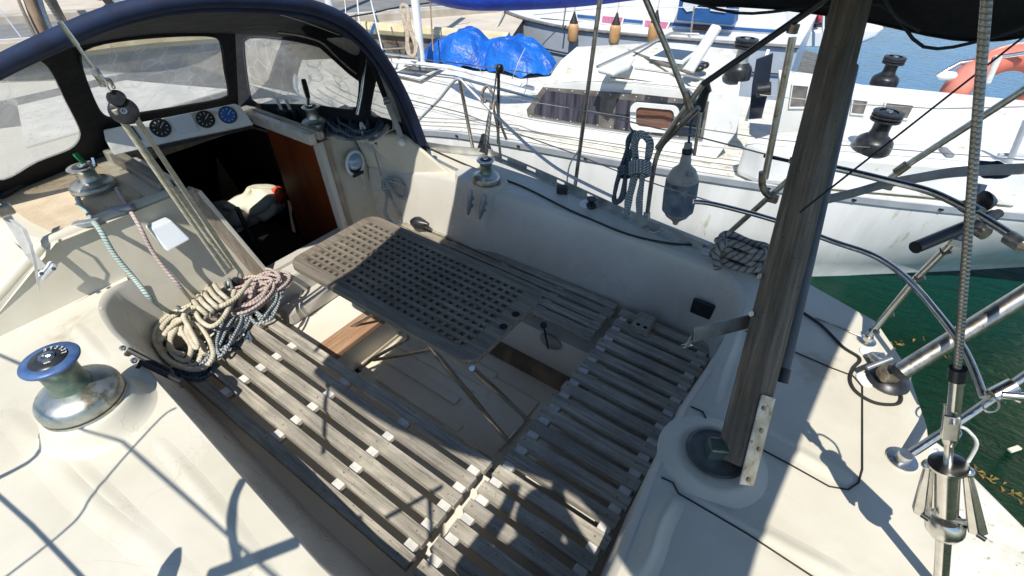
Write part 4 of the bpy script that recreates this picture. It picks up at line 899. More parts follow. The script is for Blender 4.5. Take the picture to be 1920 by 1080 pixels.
duckboard('port', 'sunlit grey teak seat grating of six slats along the port side, nearest the rope pile', yp, .735, 2.36, (.775, 1.19, 1.60, 2.02, 2.32))
ya = [-.40 - .0925 * i for i in range(20)]
ya = [y for y in ya if y > -2.1]
duckboard('aft', 'wide seat grating of short slats across the aft end of the cockpit', ya, .175, .70, (.665, .215))
ys_ = [-1.805, -1.875, -1.945, -2.015, -2.085]
duckboard('starboard', 'shaded long seat grating along the starboard side below the tall cream coaming', ys_, .735, 2.40, (.775, 1.10, 1.52, 1.95, 2.36), wid=.050)
m_ = MB().box(G(1206, 607, z=1.235), (.10, .13, .05), Matrix.Rotation(.05, 3, 'Z'))
bl = tag(m_.build('wooden_block', 'teaky', None, 0, bevel=.006), 'small grey wooden block with two holes lying on the starboard seat slats', 'block')
c_ = G(1206, 607, z=1.2605)
MB().lathe([(.012, 0), (.001, .001)], c_ + V((.02, .02, 0)), n=14, cap=False).lathe([(.012, 0), (.001, .001)], c_ + V((-.02, .02, 0)), n=14, cap=False).build('hole', 'dark', bl, 0)  # no real holes: their shade is painted as two dark discs
# ------------------------------------------------------------------ ropes 
def ropething(name, label, cat, pts, r, mat, n=8, group=None, closed=False):
    o = MB().tube(pts, r, n, closed=closed).build(name, mat, None, 60); return tag(o, label, cat, group)
# sheet leads down the port bulkhead
ropething('control_line', 'green flecked rope led from the port roof winch down the bulkhead', 'rope', cr([G(145, 370, z=1.93), G(152, 386, z=1.90), G(165, 400, z=1.90), G(172, 412, z=1.90), G(188, 432, x=2.60), G(215, 478, x=2.55), G(250, 520, x=2.50), G(285, 562, x=2.42), G(322, 588, z=1.28)], 6), .0115, 'ropegreen')
ropething('control_line', 'pink flecked rope led from the port roof winch down the bulkhead', 'rope', cr([G(218, 352, z=1.93), G(228, 368, z=1.90), G(238, 385, z=1.90), G(262, 425, x=2.60), G(285, 470, x=2.58), G(310, 505, x=2.54), G(340, 540, x=2.50), G(365, 570, z=1.32)], 6), .0095, 'ropepink')
for (u, v) in [(158, 420), (225, 392)]:
    c_ = G(u, v, z=1.90); MB().bar(c_ + V((.05, .03, -.01)), c_ + V((-.03, -.05, .0)), .04, .028).build('fairlead', 'greypl', yacht, 0, bevel=.010, seg=3)
# mainsheet tackle
ms = thing('mainsheet_tackle', 'cream rope tackle with a black block hanging down into the cockpit', 'mainsheet tackle', G(430, 525, z=1.25))
D = 2.02  # tackle lies in a plane facing the camera side of the bulkhead
def MS(u, v, x): return G(u, v, x=x)
top_ = MS(233, 205, 2.05)
for (ua, va, ub, vb, xa, xb) in [(214, 205, 425, 512, 2.02, 2.20), (232, 228, 432, 500, 2.05, 2.24), (250, 215, 452, 512, 2.06, 2.26), (256, 222, 440, 500, 2.10, 2.28)]:
    a, b = MS(ua, va, xa), MS(ub, vb, xb); mm = lerp(a, b, .5) + V((0, 0, -.01)); tub('fall', 'ropeyel', ms, cr([a, mm, b], 6), .0095)
bl_ = MS(232, 208, 2.03); nrm = (CAM - bl_).normalized()
bk_ = MB().lathe([(.001, -.022), (.036, -.020), (.043, -.014), (.043, .014), (.036, .020), (.001, .022)], bl_, nrm, 28, cap=False).build('block', 'black', ms, 50)
MB().lathe([(.010, .020), (.010, .024), (.005, .024), (.005, .020)], bl_, nrm, 16, cap=False).build('axle', 'steel', bk_, 50)
MB().lathe([(.001, -.018), (.022, -.016), (.028, 0), (.022, .016), (.001, .018)], MS(219, 185, 2.03), nrm, 20, cap=False).build('small_block', 'black', ms, 50)
tub('shackle', 'steel', ms, cr([MS(214, 178, 2.03), MS(203, 168, 2.03), MS(196, 152, 2.02), MS(205, 150, 2.02), MS(214, 165, 2.03)], 4), .006, 6)
tub('shackle', 'steel', ms, [MS(180, 138, 2.02), MS(192, 152, 2.02), MS(196, 162, 2.02)], .012, 8)
tub('rigging_screw', 'steel', ms, [MS(145, 85, 2.02), MS(112, 40, 2.02)], .0085, 10); tub('rod', 'steel', ms, [MS(183, 140, 2.02), MS(145, 85, 2.02)], .006, 8)
tub('screw_sleeve', 'greypl', ms, [MS(176, 128, 2.02), MS(184, 142, 2.02)], .011, 10)
tub('wire', 'wirerope', ms, [MS(112, 40, 2.02), MS(86, 0, 2.02), MS(20, -100, 2.02)], .0045, 8)
lb = G(437, 515, z=1.30)
MB().lathe([(.001, -.02), (.03, -.018), (.036, 0), (.03, .018), (.001, .02)], G(432, 508, z=1.34), nrm, 20, cap=False).build('lower_block', 'black', ms, 50)
MB().lathe([(.001, -.018), (.026, -.016), (.030, 0), (.026, .016), (.001, .018)], G(442, 528, z=1.29), (.2, 1, .3), 20, cap=False).build('lower_block', 'black', ms, 50)
MB().bar(G(420, 540, z=1.24), G(470, 548, z=1.22), .06, .03).tube([G(438, 495, z=1.37), G(434, 540, z=1.24)], .012).build('cam_base', 'black', ms, 40, bevel=.004)
tub('shackle', 'steel', ms, cr([G(435, 490, z=1.38), G(447, 500, z=1.36), G(445, 520, z=1.32)], 4), .005, 6)
# rope piles
def coil(cu, cv, z, rx, ry, turns, r, seed, ang=0, jit=.25, lift=.012, pxl=True):
    rng = random.Random(seed); c = G(cu, cv, z=z); pts = []; steps = int(turns * 9)
    for i in range(steps):
        t = i / 9 * 2 * pi; k = 1 + jit * sin(i * .37 + seed) + rng.uniform(-jit, jit) * .35
        x_, y_ = rx * cos(t) * k, ry * sin(t) * k; ca, sa = cos(ang + i * .01), sin(ang + i * .01)
        pts.append(c + V((x_ * ca - y_ * sa + rng.uniform(-.012, .012), x_ * sa + y_ * ca + rng.uniform(-.012, .012), lift * i / 9 + rng.uniform(-.006, .006))))
    return cr(pts, 4)
def pxrope(pl, z0, r, dz=0):
    return cr([G(u, v, z=z) for u, v, z in pl], 5)
# cream coil drawn after the photograph
zc = 1.25
cre = thing('rope_pile', 'heap of thick cream rope coiled on the port seat end', 'rope', G(350, 610, z=1.2))
loopsC = [
 [(445, 492, 1.34), (430, 530, 1.30), (400, 555, 1.31), (350, 575, 1.31), (305, 600, 1.30), (290, 635, 1.29), (310, 670, 1.27), (345, 690, 1.26), (380, 690, 1.26), (400, 665, 1.27), (385, 625, 1.30), (360, 605, 1.33), (330, 600, 1.33), (320, 625, 1.31), (322, 655, 1.29), (345, 665, 1.28)],
 [(300, 640, 1.30), (318, 615, 1.33), (340, 600, 1.35), (352, 595, 1.36), (350, 620, 1.35), (365, 650, 1.34), (370, 645, 1.34), (352, 610, 1.37), (345, 590, 1.38), (368, 575, 1.38), (410, 575, 1.38), (440, 560, 1.38), (455, 545, 1.38), (470, 525, 1.36)],
 [(440, 545, 1.36), (430, 575, 1.35), (415, 600, 1.34), (395, 612, 1.33), (375, 600, 1.34), (360, 580, 1.35), (330, 590, 1.33), (305, 612, 1.31), (300, 650, 1.27), (325, 680, 1.25), (365, 685, 1.24), (378, 655, 1.26), (362, 625, 1.28)],
 [(420, 520, 1.33), (395, 535, 1.34), (375, 560, 1.34), (350, 585, 1.33), (318, 640, 1.30), (330, 668, 1.27), (350, 675, 1.26), (358, 650, 1.28), (340, 620, 1.30), (345, 600, 1.32)],
 [(270, 608, 1.27), (290, 612, 1.28), (310, 612, 1.29), (335, 625, 1.29), (375, 640, 1.28), (385, 665, 1.26)]]
for l in loopsC: tub('rope_turn', 'ropecream', cre, pxrope(l, 0, 0), .0125, 8)
# hank wraps
for k in range(5):
    u, v = 362 + k * 10, 562 - k * 7
    tub('hank_wrap', 'ropecream', cre, cr([G(u, v, z=1.37), G(u + 10, v + 14, z=1.41), G(u + 24, v + 26, z=1.39), G(u + 26, v + 30, z=1.36)], 4), .0125, 8)
pk = thing('rope_pile', 'tangled heap of thin pink flecked rope beside the cream coil', 'rope', G(460, 560, z=1.2))
for sd_, (u, v, zz, rx, ry, tn) in enumerate([(470, 545, 1.24, .16, .10, 5), (440, 575, 1.25, .15, .08, 5), (500, 540, 1.24, .12, .09, 4), (480, 560, 1.27, .13, .07, 4)]):
    tub('rope_turn', 'ropepink', pk, coil(u, v, zz, rx, ry, tn, .008, 11 + sd_, ang=.5 + sd_ * .4), .0085, 7)
tl = thing('rope_pile', 'loose bights of thin teal grey rope behind the cream coil', 'rope', G(370, 530, z=1.2))
for sd_, (u, v, zz, rx, ry, tn) in enumerate([(355, 548, 1.30, .30, .07, 3), (400, 530, 1.29, .26, .08, 3), (330, 565, 1.28, .17, .07, 2), (505, 575, 1.23, .14, .06, 3), (440, 620, 1.23, .20, .04, 4), (390, 655, 1.22, .16, .04, 3)]):
    tub('rope_turn', 'ropeteal' if sd_ < 3 else 'ropeblue', tl, coil(u, v, zz, rx, ry, tn, .007, 31 + sd_, ang=-.5 if sd_ < 3 else -1.1), .0075, 7)
dk = thing('rope_pile', 'dark rope turns tucked under the cream coil against the coaming', 'rope', G(300, 650, z=1.2))
for sd_, (u, v, zz) in enumerate([(300, 665, 1.20), (335, 685, 1.20), (370, 695, 1.20), (440, 640, 1.18)]): tub('rope_turn', 'ropedark', dk, coil(u, v, zz, .08, .06, 3, .01, 51 + sd_), .0095, 7)
cleat(G(540, 575, z=1.0), G(572, 577, z=1.0), 'greypl', w=.03)
ropething('dinghy_line', 'thin pale rope tail running across the bridge deck to the grey cleat', 'rope', cr([G(495, 560, z=1.1), G(520, 575, z=1.0), G(545, 574, z=1.0)], 5), .007, 'ropeblue', 6)
ropething('control_line', 'white and teal rope laid over the bridge deck under the table', 'rope', cr([G(500, 565, z=1.0), G(530, 560, z=.995), G(560, 548, z=.995), G(600, 532, z=.995), G(640, 515, z=.995)], 5), .011, 'ropegreen')
# starboard bulkhead rope: hank hanging
hk = thing('rope_hank', 'small white and blue flecked rope hank hanging on the starboard bulkhead', 'rope', G(735, 340, x=2.5))
tub('lead', 'ropeblue', hk, cr([G(690, 255, z=1.87), G(702, 285, x=2.52), G(715, 330, x=2.5)], 5), .0055, 7)
for sd_ in range(5):
    rng = random.Random(sd_ + 5); j = lambda: rng.uniform(-4, 4)
    tub('turn', 'ropeblue', hk, cr([G(722 + j(), 336 + j(), x=2.44), G(745 + j(), 340 + j(), x=2.40), G(763 + j(), 352 + j(), x=2.38), G(758 + j(), 372 + j(), x=2.38), G(742 + j(), 362 + j(), x=2.42), G(727 + j(), 345 + j(), x=2.44)], 5, True), .0058, 7, closed=True)
for sd_ in range(3):
    rng = random.Random(sd_ + 50); j = lambda: rng.uniform(-3, 3)
    tub('turn', 'ropeblue', hk, cr([G(722 + j(), 335 + j(), x=2.46), G(726 + j(), 370 + j(), x=2.46), G(722 + j(), 400 + j(), x=2.48), G(735 + j(), 418 + j(), x=2.45), G(752 + j(), 415 + j(), x=2.43), G(750 + j(), 402 + j(), x=2.43), G(738 + j(), 385 + j(), x=2.44), G(728 + j(), 360 + j(), x=2.46)], 5, True), .0058, 7, closed=True)
for k in range(4): tub('wrap', 'ropeblue', hk, cr([G(716, 340 + k * 5, x=2.46), G(723, 337 + k * 5, x=2.43), G(731, 341 + k * 5, x=2.46), G(723, 345 + k * 5, x=2.48)], 4, True), .0058, 7, closed=True)
# heap under the hood
hp = thing('rope_pile', 'heap of dark blue grey rope under the starboard corner of the sprayhood', 'rope', G(665, 240, z=1.88))
for sd_, (u, v, rx, ry, tn) in enumerate([(670, 238, .22, .10, 5), (650, 236, .16, .09, 4), (690, 240, .15, .08, 4), (640, 228, .2, .05, 3)]):
    tub('rope_turn', 'ropedark', hp, coil(u, v, 1.885, rx, ry, tn, .01, 71 + sd_, ang=-.9, lift=.010), .010, 7)
wt = thing('rope_pile', 'white rope tails lying on top of the starboard shoulder beside the dark rope heap', 'rope', G(690, 250, z=1.87))
for sd_, (u, v, rx, ry, tn) in enumerate([(715, 250, .14, .03, 3), (690, 253, .10, .03, 2)]):
    tub('rope_turn', 'ropewhite', wt, coil(u, v, 1.868, rx, ry, tn, .01, 91 + sd_, ang=-1.2, lift=.008), .010, 7)
tub('rope_turn', 'ropewhite', wt, cr([G(683, 258, z=1.88), G(678, 245, z=1.93), G(677, 230, z=1.97), G(684, 240, z=1.95)], 5), .008, 7)
# black gadget at the table's far edge
tag(MB().lathe([(.02, -.06), (.04, -.03), (.045, 0), (.03, .04), (.012, .08)], G(785, 418, z=1.28), (-1, -.2, .1), 16).build('torch', 'black', None, 50), 'black stubby torch lying on the starboard seat behind the far table corner', 'torch')
# things in the dark cabin
bd = thing('cream_blanket', 'crumpled cream blanket glowing in the dark cabin behind the companionway', 'blanket', G(470, 385, z=1.05))
def blob(c, s, seed, name, mat, par, n=22):
    rng = random.Random(seed); m_ = MB(); rows = []
    for i in range(9):
        th = pi * i / 8; row = []
        for j in range(n):
            ph = 2 * pi * j / n; k = 1 + .20 * sin(3 * ph + seed + i * .7) + .13 * sin(7 * ph + i * 1.7) + rng.uniform(-.06, .06)
            row.append(V(c) + V((sin(th) * cos(ph) * s[0] * k, sin(th) * sin(ph) * s[1] * k, cos(th) * s[2] * k)))
        rows.append(row)
    return m_.loft(rows, closed=True).build(name, mat, par, 80, sub=1)
bc = G(478, 375, z=1.08); blob(bc, (.17, .23, .085), 2, 'fold', 'cream', bd); blob(G(440, 400, z=1.0), (.26, .15, .09), 5, 'fold', 'beige', bd); blob(G(500, 392, z=1.02), (.12, .16, .06), 9, 'fold', 'cream', bd); blob(G(455, 425, z=.9), (.2, .16, .10), 12, 'fold', 'beige', bd)
rc_ = blob(G(524, 366, z=1.10), (.065, .05, .07), 4, 'red_bag', 'red', None); tag(rc_, 'small red cloth bag beside the cream blanket inside the cabin', 'bag')
# ================================================================== starboard rail gear of our yacht
YL = -2.47
def GL(u, v, y=YL): return G(u, v, y=y)
tub('stanchion', 'steelw', yacht, [G(888, 285, z=Z1), GL(862, 150)], .012)
tub('padded_lifeline', 'greyrail', yacht, cr([GL(770, 240, -2.5), GL(820, 190, -2.48), GL(845, 160), GL(861, 148), GL(885, 172), GL(960, 245), GL(1010, 290), GL(1060, 325), GL(1155, 372)], 4), .010)
tub('stanchion', 'black', yacht, [G(934, 268, z=Z1 + .12), GL(935, 130)], .010)
MB().lathe([(.001, -.03), (.022, -.02), (.026, 0), (.018, .02), (.001, .026)], GL(937, 128), n=14, cap=False).build('stanchion_cap', 'black', yacht, 60)
MB().lathe([(.055, 0), (.05, .02), (.022, .10), (.018, .12)], G(908, 282, z=Z1 + .02), n=4).build('cowl', 'black', yacht, 20)
tr = thing('twisted_rope', 'tan and grey twisted rope hanked on the guard rail ahead of the chrome winch', 'rope', GL(915, 260))
tub('strand', 'ropegrey', tr, cr([GL(912, 290), GL(916, 245), GL(920, 205), GL(921, 172), GL(912, 162), GL(903, 178), GL(906, 192), GL(914, 185)], 5), .010)
tub('strand', 'ropetan', tr, cr([GL(940, 305), GL(936, 270), GL(932, 235), GL(926, 205), GL(930, 190), GL(938, 230), GL(950, 262)], 5), .0085)
tub('black_tail', 'ropedark', tr, cr([GL(908, 270), GL(915, 220), GL(925, 180), GL(931, 135), GL(928, 122)], 5), .005)
for y0, px in ((0, [(700, 130), (862, 148), (935, 168), (1084, 205), (1230, 240), (1290, 252), (1478, 300)]), (1, [(700, 170), (868, 212), (935, 238), (1082, 290), (1150, 318), (1250, 352), (1340, 380), (1385, 393)])):
    tub('lifeline', 'wirerope', yacht, [GL(u, v) for u, v in px], .0035, 6)
MB().cyl(GL(1432, 292), GL(1480, 302), .008).cyl(GL(1376, 390), GL(1392, 396), .010).build('lifeline_fitting', 'black', yacht)
# hanks at the gate
hb = thing('rope_hank', 'thick hank of flecked white and dark blue rope hung on the guard rail', 'rope', GL(1195, 300))
for sd_ in range(7):
    rng = random.Random(sd_); j = lambda a=5: rng.uniform(-a, a)
    tub('turn', 'ropeblue', hb, cr([G(1190 + j(), 262 + j(), y=-2.40 + j() * .004), G(1212 + j(), 255 + j(), y=-2.38), G(1218 + j(), 285 + j(), y=-2.38), G(1205 + j(), 325 + j(), y=-2.40), G(1200 + j(), 370 + j(), y=-2.40), G(1196 + j(), 412 + j(), y=-2.42), G(1178 + j(), 408 + j(), y=-2.42), G(1178 + j(), 370 + j(), y=-2.42), G(1190 + j(), 322 + j(), y=-2.42)], 5, True), .0095, 7, closed=True)
for k in range(5): tub('wrap', 'ropeblue', hb, cr([G(1181, 306 + k * 5, y=-2.36), G(1200, 301 + k * 5, y=-2.33), G(1219, 307 + k * 5, y=-2.37), G(1200, 312 + k * 5, y=-2.46)], 4, True), .0095, 7, closed=True)
hd_ = thing('rope_hank', 'dark blue grey rope loop hung beside the thick flecked hank on the guard rail', 'rope', GL(1165, 300))
for sd_ in range(3):
    rng = random.Random(sd_ + 20); j = lambda a=3: rng.uniform(-a, a)
    tub('turn', 'ropedark', hd_, cr([G(1180 + j(), 258 + j(), y=-2.44), G(1192 + j(), 248 + j(), y=-2.44), G(1188 + j(), 275 + j(), y=-2.44), G(1174 + j(), 310 + j(), y=-2.44), G(1170 + j(), 345 + j(), y=-2.44), G(1166 + j(), 372 + j(), y=-2.44), G(1153 + j(), 378 + j(), y=-2.44), G(1152 + j(), 355 + j(), y=-2.44), G(1165 + j(), 320 + j(), y=-2.44), G(1172 + j(), 285 + j(), y=-2.44)], 5, True), .011, 7, closed=True)
for k in range(3): tub('wrap', 'ropedark', hd_, cr([G(1160, 316 + k * 6, y=-2.42), G(1172, 312 + k * 6, y=-2.38), G(1184, 317 + k * 6, y=-2.42), G(1172, 321 + k * 6, y=-2.48)], 4, True), .010, 7, closed=True)
ff = thing('fender', 'weathered grey fender in a blue cloth sleeve hanging outside the guard rail', 'fender', GL(1278, 400, -2.62))
def GFd(u, v): return G(u, v, y=-2.62)
fa, fb_ = GFd(1266, 420), GFd(1291, 268); L_ = (fb_ - fa).length; R0 = .086
MB().lathe([(.014, 0), (.020, .02), (.03, .03), (.065, .06), (R0, .10), (R0 + .004, .20), (R0, .30), (.065, .345), (.032, .375), (.022, L_ - .03), (.020, L_)], fa, fb_ - fa, 28).build('body', 'fender', ff, 60)
MB().lathe([(R0 + .003, .095), (R0 + .007, .20), (R0 + .004, .285)], fa, fb_ - fa, 28, cap=False).build('sleeve', 'fenderblue', ff, 60)
tub('lanyard', 'ropedark', ff, cr([GFd(1291, 272), GFd(1296, 230), GL(1308, 190), GL(1322, 165)], 4), .007)
MB().lathe([(.02, 0), (.03, .01), (.03, .03), (.02, .04)], GFd(1288, 290), fb_ - fa, 10).build('knot', 'black', ff, 60)
MB().box(GL(1318, 188), (.04, .03, .11)).box(GL(1326, 165), (.03, .03, .05), Matrix.Rotation(.5, 3, 'Y')).build('lanyard_clip', 'black', ff, 0, bevel=.008)
tub('grey_post', 'steelw', ff, [GL(1302, 290, -2.6), GL(1316, 195, -2.6)], .009)
mo = thing('mooring_rope', 'coil of thick grey laid mooring rope on the side deck by the quarter', 'rope', G(1385, 490, z=Z1))
for k, (rx, ry, zz) in enumerate([(.13, .055, .02), (.12, .05, .05), (.125, .055, .08), (.11, .045, .105)]):
    c_ = G(1383, 494 - k * 2, z=Z1) + V((0, 0, zz)); tub('turn', 'ropegrey', mo, [c_ + V((rx * cos(t + k) , ry * sin(t + k), .01 * sin(3 * t))) for t in [q * pi / 12 for q in range(24)]], .019, 8, closed=True)
tub('tail', 'ropegrey', mo, cr([G(1346, 505, z=Z1 + .02), G(1342, 480, z=Z1 + .06), G(1352, 462, z=Z1 + .1), G(1365, 455, z=Z1 + .1)], 5), .019)
tub('lashing_loop', 'steelw', mo, cr([G(1232, 430, z=Z1 + .03), G(1216, 422, z=Z1 + .01), G(1205, 428, z=Z1 + .01), G(1225, 436, z=Z1 + .02), G(1247, 430, z=Z1 + .03)], 5), .004, 6)
# shadow-casting port rigging of our yacht, outside the picture
def sunback(u, v, z, k):
    p = G(u, v, z=z); return p + V((-.26, .60, 1.0)) * k
tub('port_shroud', 'wirerope', yacht, [sunback(-60, 640, Z1, .9), sunback(90, 705, Z1, 1.0), sunback(380, 960, Z1, 1.15), sunback(560, 1120, Z1, 1.25)], .006, 6)
tub('port_line', 'ropedark', yacht, cr([sunback(330, 765, Z1, .9), sunback(300, 785, Z1, .9), sunback(205, 890, Z1, .9), sunback(140, 978, Z1, .9), sunback(0, 1090, Z1, .9)], 4), .0045, 6)
tub('port_lifeline', 'wirerope', yacht, [sunback(-30, 905, Z1, .55), sunback(60, 985, Z1, .55), sunback(180, 1110, Z1, .55)], .006, 6)
tub('port_frame_tube', 'steel', yacht, cr([sunback(455, 900, Z1, 1.0), sunback(438, 940, Z1, 1.0), sunback(437, 1000, Z1, 1.0), sunback(445, 1050, Z1, 1.0)], 5), .014)
tub('port_frame_tube', 'steel', yacht, [sunback(390, 1080, Z1, 1.0), sunback(470, 1050, Z1, 1.0), sunback(560, 1015, Z1, 1.0)], .018)
tub('port_rope_loop', 'ropedark', yacht, cr([sunback(-20, 905, Z1, .5), sunback(70, 855, Z1, .5), sunback(103, 800, Z1, .5)], 4), .009, 6)
MB().lathe([(.001, -.05), (.02, -.03), (.025, 0), (.02, .03), (.001, .05)], sunback(100, 805, Z1, .5), n=12, cap=False).build('port_block', 'black', yacht, 60)
tub('port_awning_tube', 'steel', bim, [sunback(618, 690, 1.2, 1.55), sunback(611, 760, 1.2, 1.55), sunback(608, 850, 1.2, 1.55)], .010)
tub('port_awning_tube', 'steel', bim, cr([sunback(722, 972, 1.2, 1.5), sunback(780, 940, 1.2, 1.5), sunback(830, 912, 1.2, 1.5)], 3), .010)
tub('port_awning_tube', 'steel', bim, [sunback(806, 920, 1.2, 1.5), sunback(808, 985, 1.2, 1.5), sunback(806, 1060, 1.2, 1.5)], .010)
tub('port_turnbuckle', 'steel', yacht, [sunback(310, 1090, Z1, .5), sunback(322, 1060, Z1, .5), sunback(334, 1030, Z1, .5)], [.03, .026, .010], 10)
# ================================================================== NEIGHBOUR YACHT
A = thing('white_yacht', 'large scuffed white yacht moored alongside with a long dark cabin window', 'yacht', (0, -5.5, 0))
gz = 1.0
gun = [G(u, v, z=gz) for u, v in [(700, 215), (860, 258), (1100, 300), (1300, 335), (1600, 378), (1930, 412)]]
gun = [V((5.6, -3.55, gz)), V((4.3, -3.42, gz))] + gun[1:]
gun = [V((6.9, -4.35, gz)), V((6.2, -3.8, gz))] + gun[0:] + [gun[-1] + V((-1.2, -.55, 0))]
gun = cr(gun, 4)
d1 = (gun[-1] - gun[0]); ea = d1.normalized(); en = V((ea.y, -ea.x, 0)); 
if en.y > 0: en = -en
farg = [V((7.3, -4.7, gz)), V((6.2, -5.6, gz)), V((4.3, -6.2, gz)), V((2.0, -6.75, gz)), V((-.3, -7.2, gz)), V((-2.4, -7.1, gz))]
farg = cr(farg, 4)[::-1]
dA = MB().poly([gun + farg]); dA.build('deck', 'gelAn', A, 0)
full = gun + farg
def wl(p, z, k):
    c = V((1.5, -5.4, 0)); return V((c.x + (p.x - c.x) * (k + .02), c.y + (p.y - c.y) * k, z))
nr = []
for p in gun:
    s = .20 + max(0, (0.0 - p.x)) * .40; nr.append(V((p.x, p.y - s, 0.0)))
hr = [nr[i] if i < len(gun) else V((p.x, p.y + .35, 0)) for i, p in enumerate(full)]
mid_ = [lerp(a, b, .42) + V((0, (.10 if i < len(gun) else -.10), 0)) for i, (a, b) in enumerate(zip(full, hr))]
mid2 = [lerp(a, b, .72) + V((0, (.10 if i < len(gun) else -.10), 0)) for i, (a, b) in enumerate(zip(full, hr))]
MB().loft([full, [p + V((0, 0, -.05)) for p in full], mid_, mid2, hr, [p + V((0, 0, -.6)) for p in hr]], closed=True).build('hull', 'hullA', A, 50)
gg = gun[2:]
MB().loft([[p + V((0, .02, .0)) for p in gg], [p + V((0, .03, .06)) for p in gg], [p + V((0, .0, .06)) for p in gg], [p + V((0, -.02, 0)) for p in gg]]).build('toe_rail', 'greyrail', A, 20)
m_ = MB()
for p in gg[::2]: m_.box(p + V((0, .032, .03)), (.035, .006, .016))
m_.build('rail_slots', 'black', A, 0)
m_ = MB()
for k in range(4):
    off = V((0, -.16 - .13 * k, .004)); 
    m_.tube([p + off for p in gun[6:26]], .0045, 5)
m_.build('deck_grooves', 'wframe', A, 0)
# cabin
ca, cb_ = G(975, 238, z=1.04), G(1330, 290, z=1.04); plA = vplane(ca, cb_)
nA = plA[1] if plA[1].y > 0 else -plA[1]
def GA(u, v, o=0): return G(u, v, pl=(ca + nA * o, plA[1]))
sidep = [GA(u, v) for u, v in [(972, 238), (996, 200), (1010, 172), (1022, 158), (1100, 152), (1200, 158), (1330, 172), (1380, 168), (1392, 200), (1380, 250), (1345, 290), (1200, 268)]]
for p in (sidep[0], sidep[-2], sidep[-1]): p.z = min(p.z, 1.01)
zr = sidep[5].z
m_ = MB().poly([sidep], -nA * .04)
m_.build('cabin_side', 'gelA', A, 0, bevel=.015)
front = [G(u, v, z=zr + .08 * k) for u, v, k in [(1022, 158, 0), (1032, 128, .6), (1060, 105, 1), (1098, 91, 1)]]
rf_near = sidep[3:8]
far_r = [G(u, v, z=zr + .10) for u, v in [(1098, 91), (1180, 88), (1270, 82), (1350, 92), (1405, 100)]]
rn = cr(rf_near, 4); rf = cr(far_r, 4); k_ = min(len(rn), len(rf)); rn, rf = rn[:k_], rf[:k_]
mid_r = [lerp(a, b, .35) + V((0, 0, .10)) for a, b in zip(rn, rf)]; mid_r2 = [lerp(a, b, .75) + V((0, 0, .10)) for a, b in zip(rn, rf)]
beyond = [b + (b - a).normalized() * .5 + V((0, 0, -.5)) for a, b in zip(rn, rf)]
MB().loft([rn, mid_r, mid_r2, rf, beyond]).build('cabin_roof', 'gelAn', A, 60)
fr = [G(972, 238, z=1), G(985, 190, z=1.12), G(1000, 150, z=1.22), G(1030, 118, z=1.3), G(1075, 92, z=1.38)]
MB().loft([[V((p.x + .25, p.y, 1.0)) for p in [sidep[0], rn[0], mid_r[0], mid_r2[0], rf[0]]], [sidep[0], sidep[3], mid_r[0], mid_r2[0], rf[0]]]).build('cabin_front', 'gelA', A, 60)
def quad(name, pxs, mat, par, o=.004, th=.004, f=GA, bev=0): return MB().poly([[f(u, v, o) for u, v in pxs]], nA * th).build(name, mat, par, 0, bevel=bev)
wf = quad('long_window', [(988, 205), (1018, 163), (1060, 166), (1200, 176), (1330, 190), (1318, 262), (1250, 256), (1120, 238), (990, 216)], 'wframe', A, .004, .012)
quad('glass', [(1001, 204), (1024, 170), (1126, 181), (1122, 234), (1060, 226), (1002, 214)], 'curtain', wf, .017, .002)
quad('glass', [(1156, 186), (1190, 189), (1180, 246), (1150, 241)], 'curtain', wf, .017, .002)
quad('glass', [(1192, 189), (1325, 197), (1312, 258), (1182, 246)], 'glassdark', wf, .017, .002)
m_ = MB()
for i in range(13):
    p = GA(1025 + i * 24, 166.5 + i * 2.1, .018); m_.lathe([(.006, 0), (.005, .004), (.001, .005)], p, nA, 8, cap=False)
    p = GA(995 + i * 25, 217 + i * 3.5, .018); m_.lathe([(.006, 0), (.005, .004), (.001, .005)], p, nA, 8, cap=False)
m_.build('window_screws', 'white', wf, 0)
def rrect(u0, v0, u1, v1, r, sk=0):
    out = []
    for cx, cy, a0 in [(u1 - r, v0 + r, -90), (u1 - r, v1 - r, 0), (u0 + r, v1 - r, 90), (u0 + r, v0 + r, 180)]:
        for k in range(6): a = radians(a0 + k * 18); out.append((cx + r * cos(a), cy + r * sin(a) + (cx - u0) * sk))
    return out
ow, iw = rrect(1182, 190, 1274, 243, 14, .09), rrect(1193, 199, 1264, 236, 9, .09)
MB().poly([[GA(u, v, .02) for u, v in ow], [GA(u, v, .02) for u, v in iw]], nA * .022).build('port_light_frame', 'white', wf, 0, bevel=.008)
MB().poly([[GA(u, v, .022) for u, v in iw]]).build('brown_blind', 'brown', wf, 0)
# roof gear
def GR(u, v, dz=.12): return G(u, v, z=zr + dz)
def rod(name, px, r, mat, dz=.14, par=A): return tub(name, mat, par, [GR(u, v, dz) for u, v in px], r, 8)
rod('hand_rail', [(1140, 148), (1175, 152), (1260, 160), (1330, 170)], .010, 'gelA', .10)
for (a, b) in [((1145, 146), (1188, 150)), ((1215, 155), (1260, 160)), ((1290, 163), (1330, 168))]: MB().bar(GR(*a, .06), GR(*b, .06), .03, .012).build('rail_gap', 'brwood', A, 0)
rod('mast_track', [(1170, 92), (1240, 118), (1300, 140)], .014, 'wframe'); rod('boom_tube', [(1120, 125), (1180, 98), (1260, 62), (1310, 64)], .014, 'alu', .2)
rod('track', [(1190, 128), (1240, 135), (1290, 142), (1320, 150)], .010, 'alu')
MB().poly([[GR(u, v, .16) for u, v in [(1225, 108), (1250, 94), (1300, 100), (1278, 116)]]], (0, 0, .02)).build('roof_hatch', 'glassdark', A, 0)
MB().poly([[GR(u, v, .155) for u, v in [(1218, 110), (1248, 90), (1308, 97), (1281, 121)]]], (0, 0, .02)).build('roof_hatch_rim', 'gelA', A, 0)
